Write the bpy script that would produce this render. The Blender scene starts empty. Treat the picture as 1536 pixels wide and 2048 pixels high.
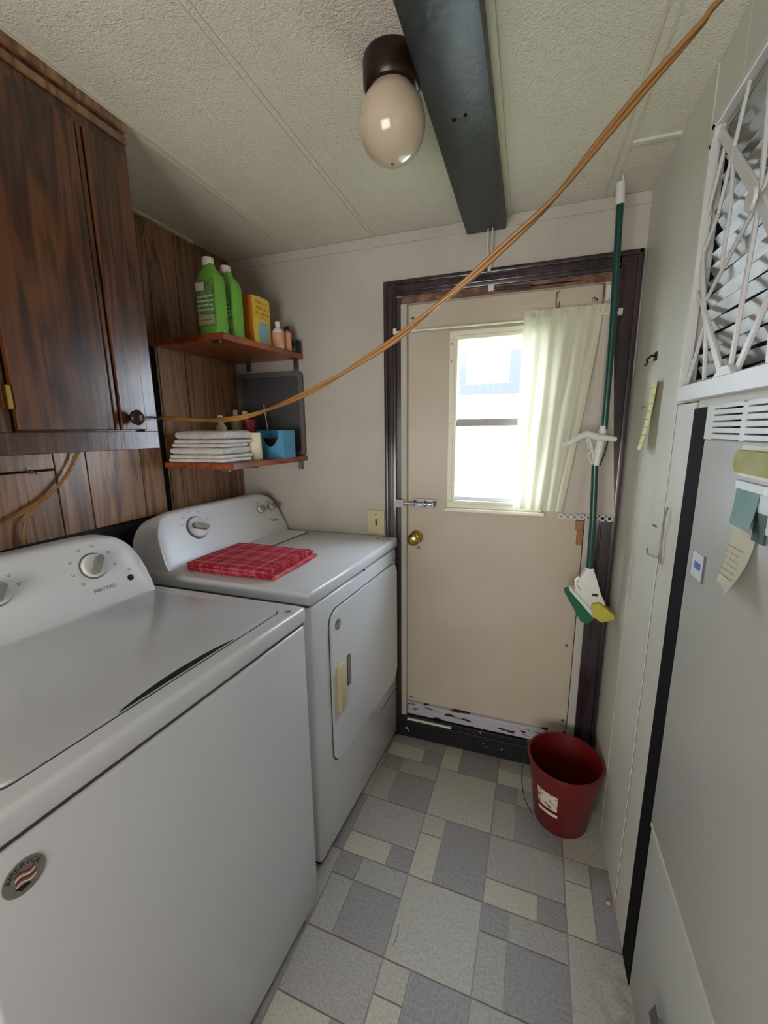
import bpy, bmesh, math, random
from mathutils import Vector, Matrix
random.seed(7)
PI = math.pi
scn = bpy.context.scene
COL = scn.collection

# ------------------------------------------------------------------ camera
CX, CY, CZ = 1.2996, -1.5527, 1.3402
yaw, pitch, roll = .3316, -.1968, -.0103
fw = Vector((-math.sin(yaw)*math.cos(pitch), math.cos(yaw)*math.cos(pitch), math.sin(pitch)))
rt = Vector((math.cos(yaw), math.sin(yaw), 0)); up = rt.cross(fw)
rt, up = rt*math.cos(roll)+up*math.sin(roll), up*math.cos(roll)-rt*math.sin(roll)
cd = bpy.data.cameras.new('camera'); cam = bpy.data.objects.new('camera', cd); COL.objects.link(cam)
cd.sensor_fit = 'VERTICAL'; cd.sensor_height = 36; cd.lens = 824.543/2048*36; cd.clip_start = .02
cam.matrix_world = Matrix(((rt.x, up.x, -fw.x, CX), (rt.y, up.y, -fw.y, CY), (rt.z, up.z, -fw.z, CZ), (0, 0, 0, 1)))
scn.camera = cam
# ------------------------------------------------------------------ world, lights, exposure
w = bpy.data.worlds.new('world'); scn.world = w; w.use_nodes = True
bgn = w.node_tree.nodes['Background']; bgn.inputs[0].default_value = (.72, .83, 1, 1); bgn.inputs[1].default_value = 30.0
sl = bpy.data.lights.new('sun', 'SUN'); sun = bpy.data.objects.new('sun', sl); COL.objects.link(sun)
sl.energy = 4; sl.angle = .02; sl.color = (1, .97, .9)
sun.rotation_euler = Vector((.25, .75, -.62)).to_track_quat('-Z', 'Y').to_euler()
def area(name, loc, aim, sx, sy, power, col):
    l = bpy.data.lights.new(name, 'AREA'); o = bpy.data.objects.new(name, l); COL.objects.link(o)
    l.shape = 'RECTANGLE'; l.size = sx; l.size_y = sy; l.energy = power; l.color = col
    o.location = loc; o.rotation_euler = (Vector(aim)-Vector(loc)).to_track_quat('-Z', 'Y').to_euler(); return o
area('rear_fill_light', (.75, -2.9, 1.05), (1.15, -.5, 2.1), 1.2, 1.0, 35, (1, .975, .94))  # unseen soft fill added behind the camera, aimed up to brighten the ceiling
scn.view_settings.view_transform = 'Standard'; scn.view_settings.look = 'None'
scn.view_settings.exposure = 0.0; scn.view_settings.gamma = 1; scn.view_settings.use_curve_mapping = False

# ------------------------------------------------------------------ materials
def lin(c): return tuple((v/255/12.92 if v/255 <= .04045 else ((v/255+.055)/1.055)**2.4) for v in c)+(1,)
MATS = {}
def mat(name, c, rough=.5, metal=0, c2=None, scale=8, stretch=(1, 1, 1), lo=.4, hi=.6, bump=0, bscale=60, detail=4, spec=.5, coat=0, sss=0):
    if name in MATS: return MATS[name]
    m = bpy.data.materials.new(name); m.use_nodes = True; MATS[name] = m
    nt = m.node_tree; N = nt.nodes; L = nt.links; p = N['Principled BSDF']
    p.inputs['Base Color'].default_value = lin(c); p.inputs['Roughness'].default_value = rough
    p.inputs['Metallic'].default_value = metal; p.inputs['Specular IOR Level'].default_value = spec
    p.inputs['Coat Weight'].default_value = coat; p.inputs['Coat Roughness'].default_value = .15
    tc = N.new('ShaderNodeTexCoord'); mp = N.new('ShaderNodeMapping'); L.new(tc.outputs['Object'], mp.inputs[0])
    mp.inputs['Scale'].default_value = stretch
    if c2 is not None:
        n = N.new('ShaderNodeTexNoise'); n.inputs['Scale'].default_value = scale; n.inputs['Detail'].default_value = detail
        L.new(mp.outputs[0], n.inputs[0]); r = N.new('ShaderNodeValToRGB'); L.new(n.outputs[0], r.inputs[0])
        r.color_ramp.elements[0].position = lo; r.color_ramp.elements[1].position = hi
        r.color_ramp.elements[0].color = lin(c); r.color_ramp.elements[1].color = lin(c2)
        L.new(r.outputs[0], p.inputs['Base Color'])
    if bump:
        n = N.new('ShaderNodeTexNoise'); n.inputs['Scale'].default_value = bscale; n.inputs['Detail'].default_value = 5
        L.new(tc.outputs['Object'], n.inputs[0]); b = N.new('ShaderNodeBump'); b.inputs['Strength'].default_value = bump
        b.inputs['Distance'].default_value = .01; L.new(n.outputs[0], b.inputs['Height']); L.new(b.outputs[0], p.inputs['Normal'])
    return m
def wood(name, dark, mid, light, rough=.35, coat=.3, sc=(9, 9, .8), knots=True):
    m = bpy.data.materials.new(name); m.use_nodes = True; MATS[name] = m
    nt = m.node_tree; N = nt.nodes; L = nt.links; p = N['Principled BSDF']
    p.inputs['Roughness'].default_value = rough; p.inputs['Coat Weight'].default_value = coat; p.inputs['Coat Roughness'].default_value = .3
    tc = N.new('ShaderNodeTexCoord'); mp = N.new('ShaderNodeMapping'); mp.inputs['Scale'].default_value = sc
    L.new(tc.outputs['Object'], mp.inputs[0])
    oi = N.new('ShaderNodeObjectInfo'); ad = N.new('ShaderNodeVectorMath'); ad.operation = 'ADD'
    ml = N.new('ShaderNodeMath'); ml.operation = 'MULTIPLY'; ml.inputs[1].default_value = 37; L.new(oi.outputs['Random'], ml.inputs[0])
    L.new(mp.outputs[0], ad.inputs[0]); L.new(ml.outputs[0], ad.inputs[1])
    n1 = N.new('ShaderNodeTexNoise'); n1.inputs['Scale'].default_value = 1.1; n1.inputs['Detail'].default_value = 3; n1.inputs['Distortion'].default_value = 1.5
    L.new(ad.outputs[0], n1.inputs[0])
    mm = N.new('ShaderNodeMath'); mm.operation = 'MULTIPLY'; mm.inputs[1].default_value = 9; L.new(n1.outputs[0], mm.inputs[0])
    fr = N.new('ShaderNodeMath'); fr.operation = 'PINGPONG'; fr.inputs[1].default_value = 1; L.new(mm.outputs[0], fr.inputs[0])
    mp2 = N.new('ShaderNodeMapping'); mp2.inputs['Scale'].default_value = (sc[0]*14, sc[1]*14, sc[2]*5); L.new(tc.outputs['Object'], mp2.inputs[0])
    n2 = N.new('ShaderNodeTexNoise'); n2.inputs['Scale'].default_value = 1; n2.inputs['Detail'].default_value = 4; L.new(mp2.outputs[0], n2.inputs[0])
    mx = N.new('ShaderNodeMath'); mx.operation = 'MULTIPLY_ADD'; mx.inputs[1].default_value = .42; L.new(fr.outputs[0], mx.inputs[0]); 
    m3 = N.new('ShaderNodeMath'); m3.operation = 'MULTIPLY'; m3.inputs[1].default_value = .62; L.new(n2.outputs[0], m3.inputs[0]); L.new(m3.outputs[0], mx.inputs[2])
    r = N.new('ShaderNodeValToRGB'); L.new(mx.outputs[0], r.inputs[0])
    e = r.color_ramp.elements; e[0].position = .22; e[0].color = lin(dark); e[1].position = .78; e[1].color = lin(light)
    k = e.new(.45); k.color = lin(mid)
    L.new(r.outputs[0], p.inputs['Base Color'])
    b = N.new('ShaderNodeBump'); b.inputs['Strength'].default_value = .15; b.inputs['Distance'].default_value = .003
    L.new(n2.outputs[0], b.inputs['Height']); L.new(b.outputs[0], p.inputs['Normal'])
    return m
W_CAB = wood('cabinet_wood', (34, 18, 9), (70, 38, 18), (104, 60, 30), rough=.26, coat=.5)
W_PAN = wood('paneling_wood', (78, 52, 33), (126, 90, 60), (160, 122, 86), rough=.38, coat=.3)
W_SHELF = wood('shelf_wood', (92, 42, 20), (132, 64, 32), (160, 84, 44), sc=(9, .9, 9), coat=.2)
M = dict(
 white=mat('appliance_enamel', (214, 218, 222), .2, coat=.3),
 plastic=mat('console_plastic', (220, 223, 225), .3),
 grey_line=mat('shadow_gasket', (70, 72, 76), .7),
 black=mat('black_void', (12, 12, 14), .9, spec=.15),
 navy=mat('dark_recess', (17, 19, 27), .7),
 knobw=mat('knob_white', (215, 215, 215), .25),
 knobg=mat('knob_grey', (122, 122, 112), .45),
 chrome=mat('chrome', (200, 200, 205), .18, 1),
 steel=mat('dull_steel', (120, 120, 122), .4, 1),
 ink=mat('print_ink', (100, 104, 112), .6),
 ceil=None,
 wallp=mat('wall_paint', (188, 182, 170), .5, c2=(178, 172, 162), scale=3, bump=.06, bscale=90),
 ceilseam=mat('batten_paint', (206, 200, 178), .5),
 rwall=mat('panel_paint', (208, 206, 194), .42, c2=(199, 197, 185), scale=2.5, bump=.03, bscale=40),
 fdoor=mat('closet_door_paint', (190, 190, 182), .34, c2=(180, 180, 174), scale=2, bump=.03, bscale=30),
 door=mat('door_paint', (192, 181, 163), .42, c2=(184, 171, 150), scale=2.2, bump=.05, bscale=50),
 casing=mat('casing_stain', (42, 31, 36), .25, c2=(60, 46, 50), scale=6, stretch=(4, 4, .6), coat=.4),
 peel=mat('peeling_paint', (196, 190, 190), .5, c2=(84, 62, 52), scale=26, lo=.51, hi=.56, stretch=(1.5, 1.5, .7)),
 rust=mat('bare_jamb', (96, 60, 42), .5, c2=(138, 104, 82), scale=20, lo=.45, hi=.6),
 sill=mat('black_threshold', (14, 16, 20), .5, c2=(180, 174, 166), scale=34, lo=.66, hi=.69),
 sillw=mat('chipped_white_sill', (182, 176, 186), .5, c2=(16, 16, 20), scale=11, lo=.60, hi=.62, stretch=(1, 1, 4)),
 winf=mat('window_frame_paint', (226, 222, 200), .4),
 rail=mat('sash_rail', (140, 132, 130), .35),
 beam=mat('beam_paint', (30, 37, 42), .42, c2=(42, 50, 54), scale=5, stretch=(6, .7, 6), bump=.25, bscale=25),
 cream=mat('cream_plate', (196, 186, 148), .4),
 brass=mat('brass', (190, 160, 90), .22, 1),
 bronze=mat('bronze_canister', (44, 28, 22), .3, .4),
 green=mat('bottle_green', (112, 178, 66), .35, coat=.2),
 label=mat('bottle_label', (84, 134, 66), .5, c2=(120, 160, 100), scale=90, lo=.45, hi=.55),
 labelb=mat('label_tan', (176, 176, 130), .5),
 capw=mat('cap_white', (230, 228, 214), .35),
 boxor=mat('box_orange', (206, 116, 34), .5),
 boxye=mat('box_yellow', (236, 196, 44), .5, c2=(240, 214, 90), scale=14),
 boxbl=mat('box_print_blue', (150, 196, 208), .5),
 pink=mat('peach_label', (226, 160, 124), .45),
 blackpl=mat('black_plastic', (18, 20, 24), .35),
 redp=mat('red_plastic', (150, 26, 30), .35),
 bluep=mat('blue_plastic', (78, 150, 190), .35),
 ivory=mat('ivory_wax', (222, 216, 186), .4),
 greytray=mat('grey_tray', (78, 78, 80), .4),
 greyrim=mat('grey_tray_rim', (104, 102, 102), .35),
 towel=mat('towel_cloth', (222, 218, 212), .9, c2=(204, 198, 192), scale=30, bump=.35, bscale=220),
 bucket=mat('bucket_red', (100, 17, 17), .38, coat=.1),
 wire=mat('black_wire', (24, 22, 22), .4),
 sticker=mat('bucket_label', (212, 196, 176), .55, c2=(110, 98, 90), scale=70, lo=.52, hi=.6),
 stickw=mat('bucket_stripe', (224, 202, 190), .5),
 pole=mat('mop_pole_green', (14, 66, 58), .3, coat=.2),
 mopw=mat('mop_white', (212, 212, 206), .4),
 brush=mat('mop_brush_green', (20, 104, 70), .7, bump=.5, bscale=300),
 sponge=mat('sponge_yellow', (192, 182, 72), .9, bump=.6, bscale=200),
 woodblk=mat('raw_wood_block', (156, 104, 70), .6),
 olive=mat('olive_strip', (130, 120, 90), .6),
 paper=mat('yellow_paper', (214, 210, 148), .7),
 note=mat('note_paper', (208, 204, 176), .7),
 inkp=mat('pencil_ink', (142, 140, 118), .8),
 teal=mat('teal_cloth', (118, 156, 152), .7, c2=(128, 164, 160), scale=12),
 dgreen=mat('dark_green', (26, 62, 52), .6),
 yel=mat('olive_sponge', (168, 166, 84), .7, c2=(182, 178, 120), scale=20),
 pale=mat('pale_plastic', (214, 224, 228), .4),
 blueink=mat('blue_print', (70, 92, 170), .5),
 foil=mat('louver_metal', (172, 172, 166), .42, .3, bump=.12, bscale=18, c2=(126, 126, 120), scale=16, stretch=(1, .5, 1)),
 grillew=mat('grille_white', (206, 206, 202), .35),
 dirt=mat('dark_dirt', (90, 74, 58), .9),
 house=mat('white_siding', (232, 232, 236), .6),
 housetrim=mat('blue_grey_trim', (44, 46, 48), .7),
 hglass=mat('pale_blind', (235, 228, 230), .4),
 grass=mat('grass_ground', (96, 110, 70), .9, c2=(120, 130, 90), scale=6),
)
def ceil_mat():
    m = mat('stipple_ceiling', (214, 208, 192), .85, c2=(220, 214, 200), scale=2.0)
    nt = m.node_tree; N = nt.nodes; L = nt.links; p = N['Principled BSDF']; tc = [n for n in N if n.type == 'TEX_COORD'][0]
    n = N.new('ShaderNodeTexNoise'); n.inputs['Scale'].default_value = 85; n.inputs['Detail'].default_value = 3; n.inputs['Distortion'].default_value = 2.2
    L.new(tc.outputs['Object'], n.inputs[0]); b = N.new('ShaderNodeBump'); b.inputs['Strength'].default_value = .55; b.inputs['Distance'].default_value = .006
    L.new(n.outputs[0], b.inputs['Height']); L.new(b.outputs[0], p.inputs['Normal']); return m
M['ceil'] = ceil_mat()
def tile_mat(name, a, b):
    m = mat(name, a, .45, c2=b, scale=150, lo=.35, hi=.68, detail=6)
    nt = m.node_tree; N = nt.nodes; L = nt.links; p = N['Principled BSDF']
    # soil that has gathered on the floor near the right wall and at the threshold
    g = N.new('ShaderNodeNewGeometry'); n = N.new('ShaderNodeTexNoise'); n.inputs['Scale'].default_value = 28; n.inputs['Detail'].default_value = 6
    L.new(g.outputs['Position'], n.inputs[0])
    sx = N.new('ShaderNodeSeparateXYZ'); L.new(g.outputs['Position'], sx.inputs[0])
    def mr(sock, a0, a1):
        r = N.new('ShaderNodeMapRange'); r.inputs['From Min'].default_value = a0; r.inputs['From Max'].default_value = a1; L.new(sock, r.inputs[0]); return r.outputs[0]
    def mth(op, s, v):
        q = N.new('ShaderNodeMath'); q.operation = op; L.new(s, q.inputs[0])
        if isinstance(v, (int, float)): q.inputs[1].default_value = v
        else: L.new(v, q.inputs[1])
        return q.outputs[0]
    x1 = mr(sx.outputs[0], 1.50, 1.63); y1 = mr(sx.outputs[1], -.55, -.68)
    s = mth('MULTIPLY', x1, y1); nz = mr(n.outputs[0], .42, .62); s = mth('MULTIPLY', s, nz)
    y2 = mr(sx.outputs[1], -.06, .0); s2 = mth('MULTIPLY', y2, .35)
    s = mth('MAXIMUM', mth('MULTIPLY', s, .75), s2)
    mx = N.new('ShaderNodeMix'); mx.data_type = 'RGBA'; L.new(s, mx.inputs['Factor'])
    src = p.inputs['Base Color'].links[0].from_socket; L.new(src, mx.inputs['A']); mx.inputs['B'].default_value = lin((112, 84, 66))
    L.new(mx.outputs['Result'], p.inputs['Base Color']); return m
TM = dict(light=tile_mat('tile_light', (158, 156, 146), (182, 178, 168)), cream=tile_mat('tile_cream', (170, 167, 152), (190, 186, 170)),
          med=tile_mat('tile_medium', (148, 145, 140), (170, 166, 160)), dark=tile_mat('tile_dark', (128, 125, 126), (152, 148, 147)),
          grout=tile_mat('grout_grey', (138, 135, 128), (150, 146, 138)))
def glass_mat():
    m = bpy.data.materials.new('window_glass'); m.use_nodes = True; nt = m.node_tree; N = nt.nodes; L = nt.links
    N.remove(N['Principled BSDF']); o = N['Material Output']
    t = N.new('ShaderNodeBsdfTransparent'); g = N.new('ShaderNodeBsdfGlossy'); g.inputs['Roughness'].default_value = .03
    x = N.new('ShaderNodeMixShader'); x.inputs[0].default_value = .07; L.new(t.outputs[0], x.inputs[1]); L.new(g.outputs[0], x.inputs[2]); L.new(x.outputs[0], o.inputs[0]); return m
M['glass'] = glass_mat()
def cloth_mat(name, c, trans, tr=0.0):
    m = bpy.data.materials.new(name); m.use_nodes = True; nt = m.node_tree; N = nt.nodes; L = nt.links
    N.remove(N['Principled BSDF']); o = N['Material Output']
    d = N.new('ShaderNodeBsdfDiffuse'); d.inputs[0].default_value = lin(c)
    t = N.new('ShaderNodeBsdfTranslucent'); t.inputs[0].default_value = lin(c)
    x = N.new('ShaderNodeMixShader'); x.inputs[0].default_value = trans
    L.new(d.outputs[0], x.inputs[1]); L.new(t.outputs[0], x.inputs[2])
    q = N.new('ShaderNodeBsdfTransparent'); y = N.new('ShaderNodeMixShader'); y.inputs[0].default_value = tr
    L.new(x.outputs[0], y.inputs[1]); L.new(q.outputs[0], y.inputs[2]); L.new(y.outputs[0], o.inputs[0]); return m
M['curtain'] = cloth_mat('curtain_cloth', (224, 221, 200), .26, .0)
M['sheer'] = cloth_mat('sheer_cloth', (204, 196, 184), .12, .05)
def globe_mat():
    m = mat('milk_glass', (200, 188, 166), .12, coat=.6, c2=(188, 168, 144), scale=4, lo=.35, hi=.7)
    p = m.node_tree.nodes['Principled BSDF']; p.inputs['Subsurface Weight'].default_value = .35; p.inputs['Subsurface Radius'].default_value = (.03, .02, .012); return m
M['globe'] = globe_mat()
def plaid_mat():
    m = mat('plaid_cloth', (168, 24, 44), .9, bump=.3, bscale=250); nt = m.node_tree; N = nt.nodes; L = nt.links; p = N['Principled BSDF']
    tc = [n for n in N if n.type == 'TEX_COORD'][0]; out = None
    for ax, s in (('X', 11), ('Y', 11), ('X', 5), ('Y', 5)):
        wv = N.new('ShaderNodeTexWave'); wv.bands_direction = ax; wv.inputs['Scale'].default_value = s; L.new(tc.outputs['Object'], wv.inputs[0])
        r = N.new('ShaderNodeValToRGB'); r.color_ramp.elements[0].position = .80; r.color_ramp.elements[1].position = .92; L.new(wv.outputs[1], r.inputs[0])
        if out is None: out = r.outputs[0]
        else:
            a = N.new('ShaderNodeMath'); a.operation = 'ADD'; L.new(out, a.inputs[0]); L.new(r.outputs[0], a.inputs[1]); out = a.outputs[0]
    q = N.new('ShaderNodeMath'); q.operation = 'MULTIPLY'; q.inputs[1].default_value = .3; L.new(out, q.inputs[0])
    mx = N.new('ShaderNodeMix'); mx.data_type = 'RGBA'; mx.inputs['A'].default_value = lin((160, 14, 38)); mx.inputs['B'].default_value = lin((222, 110, 120))
    L.new(q.outputs[0], mx.inputs['Factor']); L.new(mx.outputs['Result'], p.inputs['Base Color']); return m
M['plaid'] = plaid_mat()
def cord_mat():
    m = mat('cord_jacket', (120, 66, 24), .4, coat=.2); nt = m.node_tree; N = nt.nodes; L = nt.links; p = N['Principled BSDF']
    tc = [n for n in N if n.type == 'TEX_COORD'][0]
    n = N.new('ShaderNodeTexNoise'); n.inputs['Scale'].default_value = 2.2; L.new(tc.outputs['Object'], n.inputs[0])
    r = N.new('ShaderNodeValToRGB'); r.color_ramp.elements[0].position = .4; r.color_ramp.elements[1].position = .6
    r.color_ramp.elements[0].color = lin((58, 36, 16)); r.color_ramp.elements[1].color = lin((156, 110, 54)); L.new(n.outputs[0], r.inputs[0]); L.new(r.outputs[0], p.inputs['Base Color']); return m
M['cord'] = cord_mat()

# ------------------------------------------------------------------ mesh helpers
def box(bm, x0, x1, y0, y1, z0, z1):
    x0, x1 = min(x0, x1), max(x0, x1); y0, y1 = min(y0, y1), max(y0, y1); z0, z1 = min(z0, z1), max(z0, z1)
    v = [bm.verts.new((x, y, z)) for x in (x0, x1) for y in (y0, y1) for z in (z0, z1)]
    for q in ((0, 1, 3, 2), (4, 6, 7, 5), (0, 4, 5, 1), (2, 3, 7, 6), (0, 2, 6, 4), (1, 5, 7, 3)): bm.faces.new([v[i] for i in q])
    return v
def bev(bm, r, seg=2):
    bmesh.ops.bevel(bm, geom=list(bm.edges), offset=r, segments=seg, affect='EDGES', profile=.5, clamp_overlap=True)
def frame_of(d):
    d = d.normalized(); a = Vector((0, 0, 1)) if abs(d.z) < .9 else Vector((1, 0, 0)); u = d.cross(a).normalized(); return u, d.cross(u)
def tube(bm, pts, r, n=8, caps=True, phase=0):
    pts = [Vector(p) for p in pts]; R = r if isinstance(r, (list, tuple)) else [r]*len(pts); rings = []; u = None
    for i, p in enumerate(pts):
        d = (pts[min(i+1, len(pts)-1)]-pts[max(i-1, 0)]).normalized()
        if u is None: u, v = frame_of(d)
        else: u = (u-d*u.dot(d)).normalized(); v = d.cross(u)
        rings.append([bm.verts.new(p+(u*math.cos(t)+v*math.sin(t))*R[i]) for t in [2*PI*k/n+phase for k in range(n)]])
    for a, b in zip(rings, rings[1:]):
        for k in range(n): bm.faces.new((a[k], a[(k+1) % n], b[(k+1) % n], b[k]))
    if caps: bm.faces.new(rings[0][::-1]); bm.faces.new(rings[-1])
def lathe(bm, prof, c=(0, 0, 0), n=32, axis=None, cap=True):
    c = Vector(c); d = Vector(axis).normalized() if axis else Vector((0, 0, 1)); u, v = frame_of(d) if axis else (Vector((1, 0, 0)), Vector((0, 1, 0)))
    rings = []
    for r, z in prof:
        rings.append([bm.verts.new(c+d*z+(u*math.cos(2*PI*k/n)+v*math.sin(2*PI*k/n))*max(r, 1e-4)) for k in range(n)])
    for a, b in zip(rings, rings[1:]):
        for k in range(n): bm.faces.new((a[k], a[(k+1) % n], b[(k+1) % n], b[k]))
    if cap: bm.faces.new(rings[0][::-1]); bm.faces.new(rings[-1])
def prism(bm, poly, h, place):       # poly in 2D, h thickness, place(a,b,c)->xyz
    lo = [bm.verts.new(place(a, b, 0)) for a, b in poly]; hi = [bm.verts.new(place(a, b, h)) for a, b in poly]
    bm.faces.new(lo[::-1]); bm.faces.new(hi)
    for i in range(len(poly)): j = (i+1) % len(poly); bm.faces.new((lo[i], lo[j], hi[j], hi[i]))
def rrect(a0, a1, b0, b1, r, n=5):
    out = []
    for cx, cy, t0 in ((a1-r, b1-r, 0), (a0+r, b1-r, PI/2), (a0+r, b0+r, PI), (a1-r, b0+r, 1.5*PI)):
        for k in range(n+1): t = t0+PI/2*k/n; out.append((cx+r*math.cos(t), cy+r*math.sin(t)))
    return out
def origin(o):
    v = Vector((0, 0, 0))
    while o is not None: v += o.location; o = o.parent
    return v
def part(name, bm, m, parent=None, loc=None, smooth=False, label=None, kind=None, xf=None):
    """links the bmesh (in world coordinates) as ONE mesh object"""
    if xf: 
        for v in bm.verts: v.co = xf(v.co)
    bmesh.ops.remove_doubles(bm, verts=bm.verts, dist=1e-6)
    bmesh.ops.recalc_face_normals(bm, faces=bm.faces)
    o0 = origin(parent) if parent else Vector(loc or (0, 0, 0))
    bmesh.ops.translate(bm, verts=bm.verts, vec=-o0)
    me = bpy.data.meshes.new(name); bm.to_mesh(me); bm.free()
    o = bpy.data.objects.new(name, me); COL.objects.link(o)
    if isinstance(m, str): m = M[m]
    me.materials.append(m)
    if parent: o.parent = parent
    else: o.location = o0
    if smooth:
        for f in me.polygons: f.use_smooth = True
        if smooth != 'all':
            try: me.set_sharp_from_angle(angle=math.radians(40))
            except Exception: pass
    if label: o['label'] = label
    if kind: o['kind'] = kind
    return o
def thing(name, label, cat, loc, group=None):
    o = bpy.data.objects.new(name, None); COL.objects.link(o); o.location = loc; o.empty_display_size = .05
    o['label'] = label; o['category'] = cat
    if group: o['group'] = group
    return o
def tag(o, label, cat, group=None):
    o['label'] = label; o['category'] = cat
    if group: o['group'] = group
    return o
def struct(name, bm, m, loc=None, **k):
    return part(name, bm, m, None, loc, kind='structure', **k)
def nb(): return bmesh.new()
def bx(name, m, parent, *b, r=0, **k):
    bm = nb(); box(bm, *b)
    if r: bev(bm, r)
    return part(name, bm, m, parent, **k)
def text(name, s, size, m, parent, org, ux, uy, depth=.0006, xf=None):
    """flat lettering: glyph x along ux, y along uy, centred on org"""
    cu = bpy.data.curves.new(name, 'FONT'); cu.body = s; cu.size = size; cu.align_x = 'CENTER'; cu.align_y = 'CENTER'; cu.resolution_u = 2
    to = bpy.data.objects.new('tmp', cu); COL.objects.link(to); dg = bpy.context.evaluated_depsgraph_get()
    me = bpy.data.meshes.new_from_object(to.evaluated_get(dg)); bpy.data.objects.remove(to)
    bm = nb(); bm.from_mesh(me); bpy.data.meshes.remove(me)
    ux = Vector(ux).normalized(); uy = Vector(uy).normalized(); n = ux.cross(uy)
    for v in bm.verts: v.co = Vector(org)+ux*v.co.x+uy*v.co.y+n*depth
    return part(name, bm, m, parent, xf=xf)

H = 2.0214; XR = 1.6083; XL = .0983

# ================================================================== SETTING
# floor with tiles
a = math.radians(-1.4); ca, sa = math.cos(a), math.sin(a)
bm = nb(); box(bm, -.2, 3.4, -3.6, .12, -.06, -.0025); floor = struct('floor', bm, TM['grout'])
def tile(x0, x1, y0, y1, c):
    X0, X1, Y0, Y1 = x0+.0022, x1-.0022, y0+.0022, y1-.0022
    cx, cy = (x0+x1)/2, (y0+y1)/2
    if cx < .55 or cx > 1.9 or cy < -1.25 or cy > .08: return
    cyy = [(X0, Y0), (X1, Y0), (X1, Y1), (X0, Y1)]
    pts = [(x*ca-y*sa, min(x*sa+y*ca, .022)) for x, y in cyy]
    if max(p[1] for p in pts)-min(p[1] for p in pts) < .006: return
    bm = nb(); prism(bm, pts, .0025, lambda p, q, r: (p, q, -.0025+r))
    part('tile', bm, TM[c], floor)
UX, UY = .0748, .0725; GX, GY = 1.0385, -.3205
for i in range(-3, 5):
    for j in range(-7, 4):
        x = GX+i*3*UX; y1 = GY+j*3*UY; y0 = y1-3*UY       # block from y1 down to y0
        X = lambda k: x+k*UX
        Y = lambda k: y1-k*UY
        if i % 2 == 0:
            if j % 2 == 0:                                  # Q
                tile(X(0), X(1), Y(1), Y(0), 'light'); tile(X(0), X(1), Y(3), Y(1), 'cream'); tile(X(1), X(3), Y(3), Y(0), 'dark')
            else: tile(X(0), X(3), Y(3), Y(0), 'light')     # P
        else:
            if j % 2 == 0:                                  # R
                tile(X(0), X(3), Y(2), Y(0), 'med'); tile(X(0), X(2), Y(3), Y(2), 'cream'); tile(X(2), X(3), Y(3), Y(2), 'dark')
            else:                                           # S
                tile(X(0), X(1), Y(1), Y(0), 'dark'); tile(X(1), X(3), Y(1), Y(0), 'med'); tile(X(0), X(1), Y(3), Y(1), 'med'); tile(X(1), X(3), Y(3), Y(1), 'dark')
# ceiling with board joints and battens
bm = nb(); box(bm, -.2, 3.4, -3.6, .14, H, H+.09); ceiling = struct('ceiling', bm, 'ceil')
def batten(x0, x1, h, y0=-3.4, y1=-.001): bx('batten', 'ceilseam', ceiling, x0, x1, y0, y1, H-h, H+.001)
batten(.384, .396, .003); batten(.7285, .731, .0015); batten(.744, .7465, .0015); batten(.4105, .416, .004); batten(1.478, 1.4825, .003); batten(1.5, 1.5035, .003)
bx('batten', 'ceilseam', ceiling, XL, XL+.012, -.66, -.2, H-.008, H+.001)
bx('batten', 'rwall', ceiling, 1.5035, XR, -.262, -.248, H-.006, H+.001)
bx('batten', 'ceilseam', ceiling, 1.196, 1.212, -3.0, -.002, H-.008, H+.001)
# back wall round the door opening
bm = nb()
box(bm, -.2, .86, 0, .08, 0, H); box(bm, .86, 1.505, 0, .08, 1.785, H); box(bm, 1.505, 3.4, 0, .08, 0, H)
wall_back = struct('wall_back', bm, 'wallp')
bx('trim_strip', 'wallp', wall_back, XL, XR, -.004, 0, H-.034, H-.001, r=.001)
# left wall: dark backing, planks in front
bm = nb(); box(bm, -.1, XL-.03, -3.6, 0, 0, H); wall_left = struct('wall_left', bm, 'navy')
seams = [0, -.1, -.196, -.285, -.405, -.52, -.70, -.787, -1.05, -1.25, -1.45, -1.7]
for s0, s1 in zip(seams, seams[1:]):
    if s1 == -.405: s1 += .0
    zz = [(1.06, H)] if s0 > -.78 or s0 < -1.04 else [(1.06, 1.243), (1.247, H)]
    for z0, z1 in zz:
        bx('plank', W_PAN, wall_left, XL-.03, XL, s0-.0015, s1+.0015, z0, z1-.001, r=.0012)
bx('dark_strip', 'black', wall_left, XL-.005, XL+.004, -.436, -.418, 1.06, 1.62)  # narrow flat black strip set on the planks
# right wall: panels in front of a dark backing
bm = nb(); box(bm, XR+.10, XR+.16, -1.6, 0, 0, H); box(bm, XR, XR+.12, -1.66, -1.6, 0, H); wall_right = struct('wall_right', bm, 'black')
def rp(y0, y1, z0, z1, dx=0, m='rwall', r=.0015, nm='panel'): return bx(nm, m, wall_right, XR-dx, XR+.06, y0, y1, z0, z1, r=r)
rp(-.2285, -.0005, .001, 1.50, .0025); rp(-.2285, -.0005, 1.50, H-.001)
rp(-.4605, -.2310, .001, H-.001, .0025); bx('seam_line', 'cream', wall_right, XR-.0015, XR+.05, -.2309, -.2286, .001, 1.50)
rp(-.572, -.467, .001, 1.387, .002); bx('dark_gap', 'grey_line', wall_right, XR-.001, XR+.05, -.4668, -.4608, .0, 1.387)
rp(-.585, -.4615, 1.389, H-.001, .001); rp(-1.6, -.585, 1.86, H-.001, .001); rp(-1.6, -.585, 1.375, 1.405, .001)
rp(-1.6, -1.10, 1.405, 1.86, .001)
bx('dark_gap', 'black', wall_right, XR-.003, XR+.05, -.6395, -.5725, .0, 1.374)
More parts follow.
